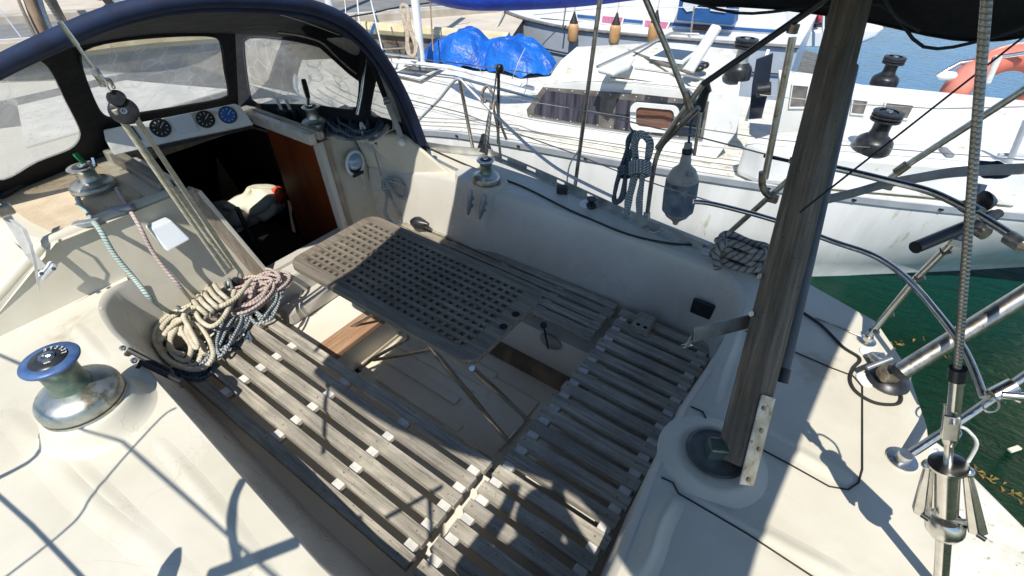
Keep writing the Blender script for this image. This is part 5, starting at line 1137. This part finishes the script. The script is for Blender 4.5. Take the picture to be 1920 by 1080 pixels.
MB().poly([[GR(u, v, .14) for u, v in [(1120, 138), (1140, 120), (1165, 108), (1190, 116), (1180, 132), (1150, 146)]]], (0, 0, .05)).build('moulded_base', 'gelA', A, 0, bevel=.02)
cw = G(1335, 85, z=zr + .1)
m_ = MB().bar(G(1290, 135, z=zr + .14), G(1345, 48, z=zr + .5), .10, .06); m_.build('hatch_garage', 'gelA', A, 0, bevel=.02)
m_ = MB()
for k in range(3): m_.lathe([(.001, -.03), (.04, -.02), (.05, 0), (.04, .02), (.001, .03)], GR(1302 + k * 9, 123 + (k % 2) * 5, .17), (.3, .2, 1), 12, cap=False)
m_.build('black_lines', 'black', A, 60)
winch(GR(1381, 146, .10), .33, .115, .085, A, 'black', 'alu', lower='black', top='black', tails=True)
# aft end of the cabin and companionway
MB().poly([[GA(u, v, -.12) for u, v in [(1418, 112), (1450, 100), (1440, 175), (1428, 222), (1404, 224), (1410, 160)]]], -nA * .03).build('companionway', 'glassdark', A, 0)
MB().bar(G(1400, 225, z=1.3), G(1440, 95, z=1.8), .03, .05).bar(G(1372, 240, z=1.3), G(1392, 108, z=1.7), .03, .04).build('companionway_jamb', 'gelA', A, 0, bevel=.006)
MB().cyl(G(1418, 170, pl=plA), G(1446, 166, pl=plA), .06).build('black_drum', 'black', A, 50, bevel=.01)
# cockpit coaming
nc = [G(u, v, z=1.35) for u, v in [(1395, 262), (1450, 246), (1600, 240), (1760, 256), (1960, 275), (1960, 322), (1760, 304), (1600, 292), (1440, 280)]]
MB().poly([nc], (0, 0, -.33)).build('near_coaming', 'gelA', A, 0, bevel=.05, seg=3)
fw0, fw1 = G(1455, 240, z=1.25), G(1960, 285, z=1.25); plF = vplane(fw0, fw1)
def GFw(u, v, o=0): return G(u, v, pl=(fw0 + nA * o, plF[1]))
far_t = [(1462, 150), (1540, 160), (1625, 180), (1700, 187), (1800, 197), (1960, 214)]
MB().poly([[GFw(u, v) for u, v in far_t + [(1960, 290), (1455, 262)]]], -nA * .35).build('far_coaming', 'gelA', A, 0, bevel=.03, seg=3)
for pxs in ([(1487, 160), (1515, 162), (1508, 200), (1481, 200)], [(1600, 187), (1626, 190), (1618, 214), (1596, 212)], [(1662, 193), (1712, 198), (1700, 222), (1655, 218)]):
    cx_ = sum(p[0] for p in pxs) / 4; cy_ = sum(p[1] for p in pxs) / 4
    b_ = MB().poly([[GFw(cx_ + (u - cx_) * 1.16, cy_ + (v - cy_) * 1.2, .004) for u, v in pxs], [GFw(u, v, .004) for u, v in pxs]], nA * .012).build('locker_rim', 'gelA', A, 0, bevel=.004)
    MB().poly([[GFw(u, v, .006) for u, v in pxs]], nA * .002).build('locker_opening', 'wframe', b_, 0)
winch(G(1632, 282, z=1.35), .33, .14, .098, A, 'black', 'black', lower='black', top='black', tails=True)
winch(G(1655, 160, z=1.52), .27, .12, .085, A, 'black', 'black', lower='black', top='black', tails=True)
MB().box(G(1775, 285, z=1.37), (.05, .16, .03), Matrix.Rotation(.4, 3, 'Z')).build('deck_hinge', 'greypl', A, 0, bevel=.006)
# A side-deck details: hinges / stains as small fittings on the hull
m_ = MB()
for (u, v) in [(1600, 372), (1680, 380), (1745, 386), (1895, 400)]: m_.box(G(u, v, z=1) + V((0, .05, .02)), (.05, .03, .02))
m_.build('rail_clamps', 'rust', A, 0)
MB().lathe([(.026, 0), (.026, .006), (.012, .010)], G(1353, 412, pl=(gun[16] + V((0, .0, 0)), nA)), nA, 16).build('skin_fitting', 'greypl', A, 50)
# stern tubes of the neighbour
tub('stern_tube', 'greyrail', A, [G(1925, 225, z=1.7), G(1865, 370, z=1.05)], .022); tub('stern_tube', 'greyrail', A, [G(1872, 290, z=1.4), G(1930, 292, z=1.4)], .016)
# lifelines
def lifel(pxs, z, r=.004): tub('lifeline', 'wirerope', A, [G(u, v, z=z) for u, v in pxs], r, 6)
lifel([(690, 130), (990, 190), (1290, 238), (1450, 262), (1930, 300)], 1.42); lifel([(700, 160), (1000, 225), (1300, 272), (1600, 300), (1930, 330)], 1.22)
lifel([(740, 188), (1000, 250), (1300, 300), (1600, 345), (1930, 372)], 1.04, .003)
lifel([(1425, 178), (1600, 195), (1760, 204), (1930, 200)], 1.75, .004)
# foredeck
fh = MB().poly([[G(u, v, z=1.07) for u, v in [(741, 138), (768, 125), (823, 130), (786, 146)]]], (0, 0, .012)).build('foredeck_hatch', 'glassdark', A, 0)
MB().poly([[G(u, v, z=1.05) for u, v in [(735, 140), (768, 121), (832, 127), (788, 152)]]], (0, 0, .03)).build('hatch_rim', 'gelA', fh, 0, bevel=.008)
MB().tube([G(u, v, z=1.14) for u, v in [(730, 114), (800, 121), (845, 126), (930, 148), (1000, 166)]], .028, 8).build('white_hand_rail', 'gelA', A, 50)
m_ = MB()
for k, (a, b) in enumerate([((720, 100), (790, 108)), ((715, 112), (760, 118)), ((712, 92), (760, 90))]): m_.tube([G(*a, z=1.12), G(*b, z=1.12)], .018, 6)
m_.build('bow_fittings', 'steel', A, 50)
# bow tarpaulin
def tarp(cu, cv, rx, ry, h, seed, rot):
    c = G(cu, cv, z=1.04); rng = random.Random(seed); rows = []; nn = 40; ph_ = [rng.uniform(0, 6) for _ in range(8)]
    for i in range(15):
        r = i / 14; row = []
        for j in range(nn):
            a = 2 * pi * j / nn; kk = 1 + .07 * sin(3 * a + ph_[0]) + .05 * sin(7 * a + ph_[1]); x_, y_ = rx * r * cos(a) * kk, ry * r * sin(a) * kk
            f = max(0, 1 - r ** 3.2); z_ = h * f * (1 + .12 * sin(x_ * 6 + ph_[2]) + .10 * sin(y_ * 9 + x_ * 4 + ph_[3])) + .030 * sin(9 * a + ph_[4] + r * 5) * r + .018 * sin(17 * a + ph_[5]) * r
            row.append(c + V((x_ * cos(rot) - y_ * sin(rot), x_ * sin(rot) + y_ * cos(rot), z_ + .01)))
        rows.append(row)
    return rows
tp_ = thing('blue_tarpaulin', 'crumpled bright blue tarpaulin tied over gear on the white foredeck', 'tarpaulin', G(920, 125, z=1.04))
MB().loft(tarp(868, 112, .62, .42, .36, 3, .25), closed=True).build('tarpaulin_mound', 'tarp', tp_, 50)
MB().loft(tarp(965, 122, .66, .42, .34, 8, .1), closed=True).build('tarpaulin_mound', 'tarp', tp_, 50)
tub('lashing', 'ropewhite', tp_, cr([G(860, 88, z=1.5), G(885, 105, z=1.58), G(905, 140, z=1.3)], 4), .005, 6)
tub('lashing', 'ropewhite', tp_, cr([G(985, 90, z=1.4), G(975, 110, z=1.5), G(960, 148, z=1.25)], 4), .005, 6)
tub('lashing', 'ropedark', tp_, cr([G(795, 112, z=1.3), G(850, 118, z=1.35), G(930, 128, z=1.4), G(1000, 138, z=1.3)], 4), .006, 6)
# mast with tan rope coil
mst = thing('mast', 'white painted mast foot on the foredeck with rope wound round it', 'mast', G(788, 92, z=1.3))
tub('mast_tube', 'gelA', mst, [G(788, 92, z=1.3) - V((0, 0, .32)), G(788, 92, z=1.3) + V((0, 0, 3.2))], .055, 14)
mc = G(778, 92, z=1.1)
tc_ = thing('rope_hank', 'long tan rope hank hanging on the white mast by the blue tarpaulin', 'rope', G(770, 100, z=1.1))
ymst = G(788, 92, z=1.3)
plM = (ymst + (CAM - ymst).normalized() * .12, FW)
for sd_ in range(6):
    rng = random.Random(sd_ + 7); j = lambda a=3: rng.uniform(-a, a)
    tub('turn', 'ropetan', tc_, cr([G(u + j(), v + j(), pl=plM) for u, v in [(752, 12), (758, 40), (764, 62), (764, 90), (770, 104), (778, 104), (780, 88), (772, 62), (766, 40), (764, 12)]], 4, True), .012, 6, closed=True)
# boom and sail cover across the top
sc_ = tub('sail_cover', 'blues', A, cr([G(800, -25, z=2.25), G(840, -12, z=2.25), G(900, -6, z=2.25), G(1000, -8, z=2.25), G(1100, -14, z=2.25), G(1200, -25, z=2.25)], 5), .12, 14)
m_ = MB()
for u in (868, 1003, 1062): m_.box(G(u, 6, z=2.16), (.09, .02, .03))
m_.build('cover_clip', 'white', sc_, 0)
# dangling lines in front of the bow
for k, (u0, v0, u1, v1, zz, r, mt) in enumerate([(650, 45, 645, -20, 1.4, .010, 'steelw'), (675, 55, 668, -20, 1.4, .013, 'greyrail'), (721, 112, 693, -10, 1.3, .011, 'greyrail'), (812, 96, 806, -10, 1.3, .010, 'brwood')]):
    a = G(u0, v0, z=zz); b = G(u1, v1, pl=(a, FW)); tag(MB().tube([a, b + (b - a) * .6], r, 8).build('rigging_wire', mt, None, 50), ['thin rusty rigging wire left of the mast, nearest the sprayhood', 'pale grey rigging rod second from the sprayhood', 'grey rod slanting beside the blue ties near the mast', 'thin brown wire between the mast and the blue tarpaulin'][k], 'rigging wire')
a = G(720, 70, z=1.3); tag(MB().tube([G(693, 66, z=1.4), G(703, 40, z=1.4), G(706, 20, z=1.4), G(704, 38, z=1.4), G(698, 62, z=1.4)], .014, 6).build('blue_tie', 'blueB', None, 50), 'faded blue tie knotted on a grey rigging rod', 'tie')
# ================================================================== second row of boats
B = thing('grey_sailboat', 'white and grey sailboat behind the blue tarpaulin with orange fenders along its side', 'sailboat', (3, -9, 0))
gB = cr([G(u, v, z=1.35) for u, v in [(947, 18), (990, 33), (1060, 48), (1150, 58), (1260, 68), (1400, 78), (1500, 84)]], 4)
dBn = (gB[-1] - gB[0]).normalized(); nB = V((dBn.y, -dBn.x, 0)); nB = nB if nB.dot(CAM - gB[0]) > 0 else -nB
farB = [p - nB * min(2.4, .1 + 1.1 * i / 4) for i, p in enumerate(gB)]
MB().poly([gB + farB[::-1]]).build('deck', 'gelB', B, 0)
fullB = gB + farB[::-1]; 
wlB = [p - nB * .12 + V((0, 0, -1.35)) for p in gB] + [p + nB * .12 + V((0, 0, -1.35)) for p in farB[::-1]]
wlB[0] = wlB[0] + dBn * .45; wlB[-1] = wlB[-1] + dBn * .45
MB().loft([fullB, [lerp(a, b, .6) for a, b in zip(fullB, wlB)], wlB, [p + V((0, 0, -.4)) for p in wlB]], closed=True).build('hull', 'hullB', B, 50)
tub('rubbing_rail', 'wframe', B, [p + V((0, 0, -.03)) + nB * .02 for p in gB], .02, 6); tub('waterline_stripe', 'navy', B, [lerp(a, b, .30) + nB * .03 for a, b in zip(gB, wlB)], .012, 6)
tub('boot_top', 'navy', B, [lerp(a, b, .93) + nB * .02 for a, b in zip(gB, wlB)], .09, 6)
cB0, cB1 = G(1060, 38, z=1.36), G(1600, 78, z=1.36); plB = vplane(cB0, cB1)
def GB(u, v, o=0): return G(u, v, pl=(cB0 + nB * o, plB[1]))
MB().poly([[GB(u, v) for u, v in [(1010, 33), (1075, 12), (1110, 2), (1280, 8), (1420, 12), (1470, 16), (1480, 72), (1300, 62)]]], -nB * 1.3).build('cabin', 'gelB', B, 0, bevel=.04, seg=3)
MB().poly([[GB(u, v, .01) for u, v in [(1082, 27), (1200, 38), (1400, 52), (1460, 56), (1460, 62), (1400, 58), (1200, 44), (1084, 33)]]], nB * .01).build('navy_stripe', 'blueB', B, 0)
for pxs in ([(1130, 30), (1168, 33), (1164, 46), (1128, 42)], [(1210, 38), (1254, 42), (1248, 54), (1208, 50)]):
    b_ = MB().poly([[GB(sum(p[0] for p in pxs) / 4 + (u - sum(p[0] for p in pxs) / 4) * 1.15, sum(p[1] for p in pxs) / 4 + (v - sum(p[1] for p in pxs) / 4) * 1.35, .03) for u, v in pxs]], nB * .02).build('window', 'white', B, 0)
    MB().poly([[GB(u, v, .052) for u, v in pxs]], nB * .003).build('pink_curtain', 'pink', b_, 0)
MB().poly([[GB(u, v, .03) for u, v in [(1298, 48), (1330, 50), (1326, 58), (1296, 55)]]], nB * .01).build('window', 'brown', B, 0)
dg = MB().poly([[GB(u, v, .35) for u, v in [(1276, -20), (1380, -12), (1374, 48), (1330, 44), (1268, 38)]]], -nB * .9).build('blue_dodger', 'blueB', B, 0, bevel=.02)
MB().poly([[GB(u, v, .36) for u, v in [(1284, -5), (1312, -12), (1312, 8), (1300, 20), (1288, 22), (1280, 12)]]], nB * .01).build('dodger_window', 'cushion', dg, 0)
MB().poly([[GB(u, v, .36) for u, v in [(1335, 0), (1363, 2), (1361, 24), (1332, 20)]]], nB * .01).build('dodger_window', 'cushion', dg, 0)
def fend(u0, v0, lab, sc=1):
    c = G(u0, v0, pl=(gB[10] + nB * .16, nB)); t = thing('fender', lab, 'fender', c, 'orange fenders along the grey hull')
    MB().lathe([(.02, 0), (.055, .02), (.08, .06), (.082, .24), (.07, .29), (.05, .30)], c, n=18).build('body', 'orange', t, 60)
    MB().lathe([(.07, .285), (.045, .35), (.02, .42), (.012, .45)], c, n=18).build('black_cap', 'blackr', t, 60)
    tub('lanyard', 'ropewhite', t, [c + V((0, 0, .44)), c + V((0, -.05, .95))], .008, 6); return t
fend(1073, 82, 'orange fender with black top nearest the bow of the grey hull'); fend(1150, 86, 'orange fender with black top hanging amidships behind the cabin roof'); fend(1222, 84, 'rightmost orange fender with black top half hidden by the steel frame tube')
tub('stanchion', 'steel', B, [GB(1055, 55, .5), GB(1062, 5, .5)], .014); tub('stanchion', 'steel', B, [GB(1295, 65, .5), GB(1302, 12, .5)], .014)
tub('lifeline', 'wirerope', B, [GB(1000, 28, .45), GB(1160, 12, .5), GB(1300, 14, .5), GB(1480, 22, .5)], .005, 6)
tub('mooring_line', 'ropewhite', B, cr([gB[0] + V((0, 0, .05)), G(930, 52, z=1.3), G(905, 60, z=1.1), G(880, 52, z=1.3)], 5), .015, 6)
ty = MB(); c_ = G(893, 66, z=.9); ty.tube([c_ + V((.0, .34 * cos(t), .34 * sin(t))) for t in [k * pi / 9 for k in range(18)]], .12, 8, closed=True)
tag(ty.build('tyre_fender', 'tyre', None, 60), 'old black tyre hung against the quay wall left of the grey bow', 'tyre')
# third boat
Cc = thing('white_motorboat', 'white motorboat with grey side windows and a red bag, far behind the cockpit', 'motorboat', (1, -12, 0))
plC3 = vplane(G(1380, 55, z=1.1), G(1640, 78, z=1.1)); n3 = plC3[1] if plC3[1].dot(CAM - plC3[0]) > 0 else -plC3[1]
def G3(u, v, o=0): return G(u, v, pl=(plC3[0] + n3 * o - n3 * 1.2, n3))
MB().poly([[G3(u, v) for u, v in [(1372, 0), (1400, -10), (1600, 5), (1610, 70), (1372, 60)]]], -n3 * 2.0).build('superstructure', 'gelB', Cc, 0, bevel=.06, seg=3)
for pxs in ([(1436, 24), (1470, 24), (1474, 44), (1434, 40)], [(1478, 22), (1508, 30), (1510, 52), (1480, 46)], [(1530, 22), (1558, 18), (1552, 55), (1512, 50)]):
    MB().poly([[G3(u, v, .02) for u, v in pxs]], n3 * .01).build('side_window', 'glassdark', Cc, 0)
MB().poly([[G3(u, v, .02) for u, v in [(1372, 58), (1610, 68), (1610, 74), (1372, 64)]]], n3 * .03).build('navy_stripe', 'navy', Cc, 0)
hz_ = [G3(u, v, .3) for u, v in [(1360, 62), (1500, 66), (1620, 52), (1672, 55)]]
MB().poly([[G3(u, v, .3) for u, v in [(1372, 60), (1590, 56), (1660, 52), (1640, 72), (1600, 88), (1372, 88)]]], -n3 * 2.2).build('hull', 'gelB', Cc, 0, bevel=.05, seg=3)
tag(MB().lathe([(.02, 0), (.10, .03), (.12, .12), (.08, .3), (.02, .36)], G3(1528, 44, .25), n=14).build('red_bag', 'redp', None, 60), 'bright red bag hung on the far white motorboat', 'bag')
tag(MB().tube([G3(1543, 62, .5), G3(1545, 4, .5)], .02, 8).build('white_pole', 'white', None, 50), 'slim white pole just left of the wooden plank, far side', 'pole')
hb_ = blob(G3(1398, 33, .3), (.14, .14, .16), 9, 'teal_bundle', mat_noise('teal_cloth', (.05, .20, .20), (.10, .30, .30), 9, .8), None); tag(hb_, 'small teal bundle sitting on the white boat behind the blue dodger', 'bundle')
lb_ = coil(1440, 62, 1.3, .2, .12, 4, .01, 5)
tag(MB().tube(lb_, .012, 6).build('teal_rope', mat_noise('teal_line', (.10, .32, .30), (.16, .42, .40), 9, .8), None, 60), 'tangle of turquoise rope on the far white deck', 'rope')
# lifebuoy
ly = -6.6
lc = G(1868, 176, y=ly); dpt = (lc - CAM).dot(FW); sx = dpt / FPX
lf = thing('lifebuoy', 'faded red lifebuoy on the far rail of the white yacht, open water behind', 'lifebuoy', lc)
MB().tube([lc + RT * (80 * sx * cos(t)) + V((0, 0, 52 * sx * sin(t) * 1.25)) for t in [k * pi / 20 for k in range(40)]], 23 * sx, 14, closed=True).build('ring', 'buoy', lf, 60)
tub('white_grab_line', 'ropewhite', lf, [lc + RT * (96 * sx * cos(t)) + V((0, 0, 70 * sx * sin(t) * 1.25)) for t in [k * pi / 14 for k in range(2, 20)]], .012, 6)
tub('strap', 'webbing', lf, [G(1872, 105, y=ly + .25), G(1850, 155, y=ly + .25)], .03, 6)
tub('far_rail_tube', 'steel', A, [G(1760, 140, y=ly + .3), G(1800, 118, y=ly + .2), G(1935, 98, y=ly + .2)], .02, 8)
MB().lathe([(.001, -.10), (.035, -.06), (.04, 0), (.035, .06), (.001, .10)], G(1776, 142, y=-6.2), RT, 14, cap=False).build('white_float', 'white', A, 60)
# ================================================================== quay objects
tr_pts = [(35, 0), (62, 0), (90, 0)]
for k, (u0, v0, u1, v1, r, mt, lab) in enumerate([(75, 60, 50, -20, .07, 'brwood', 'bundled greenish mooring pole at the top left corner'), (88, 55, 68, -20, .05, 'alu', 'grey mooring pole just right of the greenish one'), (120, 45, 88, -20, .06, 'brwood', 'dark brown mooring pole behind the rigging screw at the top left'), (62, 65, 28, -20, .02, 'post', 'thin reddish pole leaning left of the greenish mooring pole')]):
    a = G(u0, v0, z=1.4); b = G(u1, v1, pl=(a, FW)); tag(MB().tube(cr([a + V((0, 0, -.3)), lerp(a, b, .5) + V((.02, 0, 0)), b + (b - a) * .5], 4), r, 10).build('mooring_pole', mt, None, 50), lab, 'pole')
car = thing('parked_car', 'dark parked car of which only the wheel and lower body show on the sandy quay', 'car', G(228, 8, z=QZ))
cw_ = G(229, -12, z=QZ + .32); cd_ = kd; cn = -kn
whl = MB().lathe([(.20, -.10), (.31, -.10), (.33, -.05), (.33, .05), (.31, .10), (.20, .10)], cw_, cn, 28, cap=False).build('wheel', 'tyre', car, 50)
MB().lathe([(.21, .07), (.19, .09), (.05, .06), (.001, .07)], cw_, cn, 10, cap=False).build('rim', 'alu', whl, 0)
q0 = cw_ - cd_ * 1.0; 
body = MB(); prof = [(-.75, .30), (-.80, .62), (-.55, .86), (.05, .95), (.75, 1.42), (2.1, 1.45), (2.9, 1.0), (3.35, .92), (3.4, .35), (3.0, .25), (-.40, .22)]
cs = -1 if (G(300, 8, z=QZ) - G(200, 8, z=QZ)).dot(cd_) < 0 else 1
base_c = V((cw_.x, cw_.y, QZ))
pf = [base_c + cd_ * cs * (a) + V((0, 0, b)) - cn * .05 for a, b in prof]
body.poly([pf], -cn * 1.6).build('body', 'glassdark', car, 0, bevel=.08, seg=3)
w2 = cw_ + cd_ * cs * 2.5
w_b = MB().lathe([(.20, -.10), (.31, -.10), (.33, -.05), (.33, .05), (.31, .10), (.20, .10)], w2, cn, 28, cap=False).build('wheel', 'tyre', car, 50)
MB().lathe([(.21, .07), (.19, .09), (.05, .06), (.001, .07)], w2, cn, 10, cap=False).build('rim', 'alu', w_b, 0)
tag(MB().tube([G(622, 30, z=QZ), G(622, 30, z=QZ) + V((0, 0, 2.5))], .07, 10).build('lamp_post', 'gelB', None, 50), 'pale post on the roadside behind the sprayhood', 'post')
tag(MB().tube(cr([G(640, 34, z=1.7), G(700, 24, z=1.7), G(745, 14, z=1.7), G(870, -4, z=1.7)], 4), .012, 6).build('shore_cable', 'blackr', None, 50), 'black shore cable sagging in front of the road', 'cable')
tag(MB().tube([G(0, 18, z=1.8), G(40, 70, z=1.5)], .008, 6).build('pale_blue_line', 'greyrail', None, 50), 'pale line crossing the road at the far left', 'line')
gs = cr([G(1542, 376, z=2.1), G(1600, 362, z=2.12), G(1660, 345, z=2.15), G(1720, 334, z=2.2), G(1800, 322, z=2.25), G(1935, 316, z=2.3)], 5)
tag(MB().loft([[p + V((0, 0, .022)) for p in gs], [p - V((0, 0, .022)) for p in gs]]).build('webbing_strap', 'greypl', None, 0, solid=.003), 'long grey webbing strap stretched across the stern rail beside the wooden plank', 'strap')
tag(MB().tube([G(1500, 398, z=2.3), G(1900, 84, y=-2.2), G(1960, 38, y=-2.2)], .0035, 6).build('thin_stay', 'blackr', None, 50), 'thin dark stay running up to the black bimini over the white cockpit', 'stay')
ob_ = thing('outboard_bracket', 'dark blue cover and grey clamp hanging on the stern rail behind the backstay wire', 'outboard', G(1845, 330, z=2.25))
blob(G(1858, 318, z=2.2), (.07, .05, .03), 6, 'cover', 'navy', ob_); MB().cyl(G(1838, 345, z=2.2), G(1815, 395, z=2.1), .022).build('clamp', 'greypl', ob_, 50); MB().lathe([(.03, 0), (.04, .01), (.03, .03), (.015, .05)], G(1838, 378, z=2.2), RT, 16).build('knob', 'black', ob_, 50)
# floating weed
m_ = MB(); rng = random.Random(4)
for (u0, v0, u1, v1, n) in [(1645, 655, 1735, 632, 26), (1780, 672, 1800, 676, 4), (1830, 880, 1915, 935, 24)]:
    for k in range(n):
        t = rng.random(); p = G(u0 + (u1 - u0) * t + rng.uniform(-5, 5), v0 + (v1 - v0) * t + rng.uniform(-3, 3), z=.012); a = rng.uniform(0, 6); s = rng.uniform(.02, .06)
        m_.add([p, p + V((cos(a) * s, sin(a) * s, .004)), p + V((cos(a + .5) * s * .7, sin(a + .5) * s * .7, .008))], [(0, 1, 2)])
tag(m_.build('floating_weed', 'foliage', None, 0), kind='stuff')
p = G(1902, 842, z=.01); tag(MB().box(p, (.10, .035, .02), Matrix.Rotation(.9, 3, 'Z')).build('driftwood', 'cream', None, 0, bevel=.006), 'small pale piece of driftwood floating at the right edge', 'driftwood')
# ================================================================== the photographer whose shadow falls on the seats
def person():
    me = bpy.data.meshes.new('person'); J = {}
    b = V((-.01, .25, 1.60)); f = V((cos(yaw), sin(yaw), 0)); r = V((sin(yaw), -cos(yaw), 0))
    def P_(a, c, h): return b + r * a + f * c + V((0, 0, h))
    pts = [('pelvis', P_(0, -.10, .78), .13), ('waist', P_(0, -.10, .92), .115), ('chest', P_(0, -.09, 1.12), .15), ('neckb', P_(0, -.08, 1.24), .07), ('neck', P_(0, -.07, 1.30), .048), ('head', P_(0, -.05, 1.38), .088), ('top', P_(0, -.05, 1.46), .078)]
    ed = [(i, i + 1) for i in range(6)]
    for s in (-1, 1):
        k = len(pts); pts += [('sh', P_(.17 * s, -.08, 1.20), .06), ('el', P_(.24 * s, .0, 1.02), .045), ('wr', P_(.11 * s, .10, 1.22), .03), ('ha', P_(.09 * s, .12, 1.29), .028)]; ed += [(3, k), (k, k + 1), (k + 1, k + 2), (k + 2, k + 3)]
        for q, (da, dz) in enumerate([(-.02, .07), (-.007, .08), (.006, .078), (.019, .065)]):
            kk = len(pts); pts += [('f', P_(.09 * s + da, .13, 1.29 + dz * .55), .009), ('f2', P_(.09 * s + da * 1.2 , .125, 1.29 + dz), .008)]; ed += [(k + 3, kk), (kk, kk + 1)]
        k = len(pts); pts += [('hip', P_(.09 * s, -.10, .70), .095), ('kn', P_(.10 * s, -.07, .40), .062), ('an', P_(.11 * s, -.11, .07), .04), ('to', P_(.12 * s, .04, .03), .032)]; ed += [(0, k), (k, k + 1), (k + 1, k + 2), (k + 2, k + 3)]
    me.from_pydata([tuple(p[1]) for p in pts], ed, []); o = bpy.data.objects.new('person', me); COL.objects.link(o)
    sk = o.modifiers.new('skin', 'SKIN')
    if not me.skin_vertices: me.skin_vertices.new()
    for v_, p in zip(me.skin_vertices[0].data, pts): v_.radius = (p[2], p[2])
    me.skin_vertices[0].data[0].use_root = True
    su = o.modifiers.new('s', 'SUBSURF'); su.levels = 2; su.render_levels = 2
    me.materials.append(mat_noise('dark_clothes', (.03, .04, .06), (.05, .06, .08), 6, .8))
    tag(o, 'photographer in dark clothes standing on the aft deck, only the shadow reaches the seats', 'person')
    MB().lathe([(.001, .13), (.05, .12), (.085, .08), (.10, .02), (.098, -.03), (.085, -.06)], P_(0, -.06, 1.42), n=20, cap=False).build('hair', 'brwood', o, 60)
    m_ = MB()
    for s in (-1, 1): m_.lathe([(.001, .01), (.012, .004), (.014, 0)], P_(.03 * s, .028, 1.41), f, 10, cap=False)
    m_.build('eyes', 'white', o)
person()
# ================================================================== light
sun_to = V((-.26, .60, 1.0)).normalized()
sl = bpy.data.lights.new('sun', 'SUN'); sl.energy = 4.7; sl.angle = radians(.55); sl.color = (1.0, .955, .88)
so = bpy.data.objects.new('sun', sl); COL.objects.link(so); so.rotation_euler = sun_to.to_track_quat('Z', 'Y').to_euler(); so.location = (5, 8, 20)
W_ = bpy.data.worlds.new('World'); S.world = W_; W_.use_nodes = True; nt = W_.node_tree
sky = nt.nodes.new('ShaderNodeTexSky'); sky.sky_type = 'NISHITA'; sky.sun_disc = False
sky.sun_elevation = math.asin(sun_to.z); sky.sun_rotation = math.atan2(sun_to.x, sun_to.y); sky.air_density = 1.0; sky.dust_density = 0.1; sky.ozone_density = 3.0
L(nt, sky.outputs[0], nt.nodes['Background'].inputs[0]); nt.nodes['Background'].inputs[1].default_value = .132
S.view_settings.view_transform = 'Standard'; S.view_settings.look = 'None'; S.view_settings.exposure = .16; S.view_settings.gamma = 1
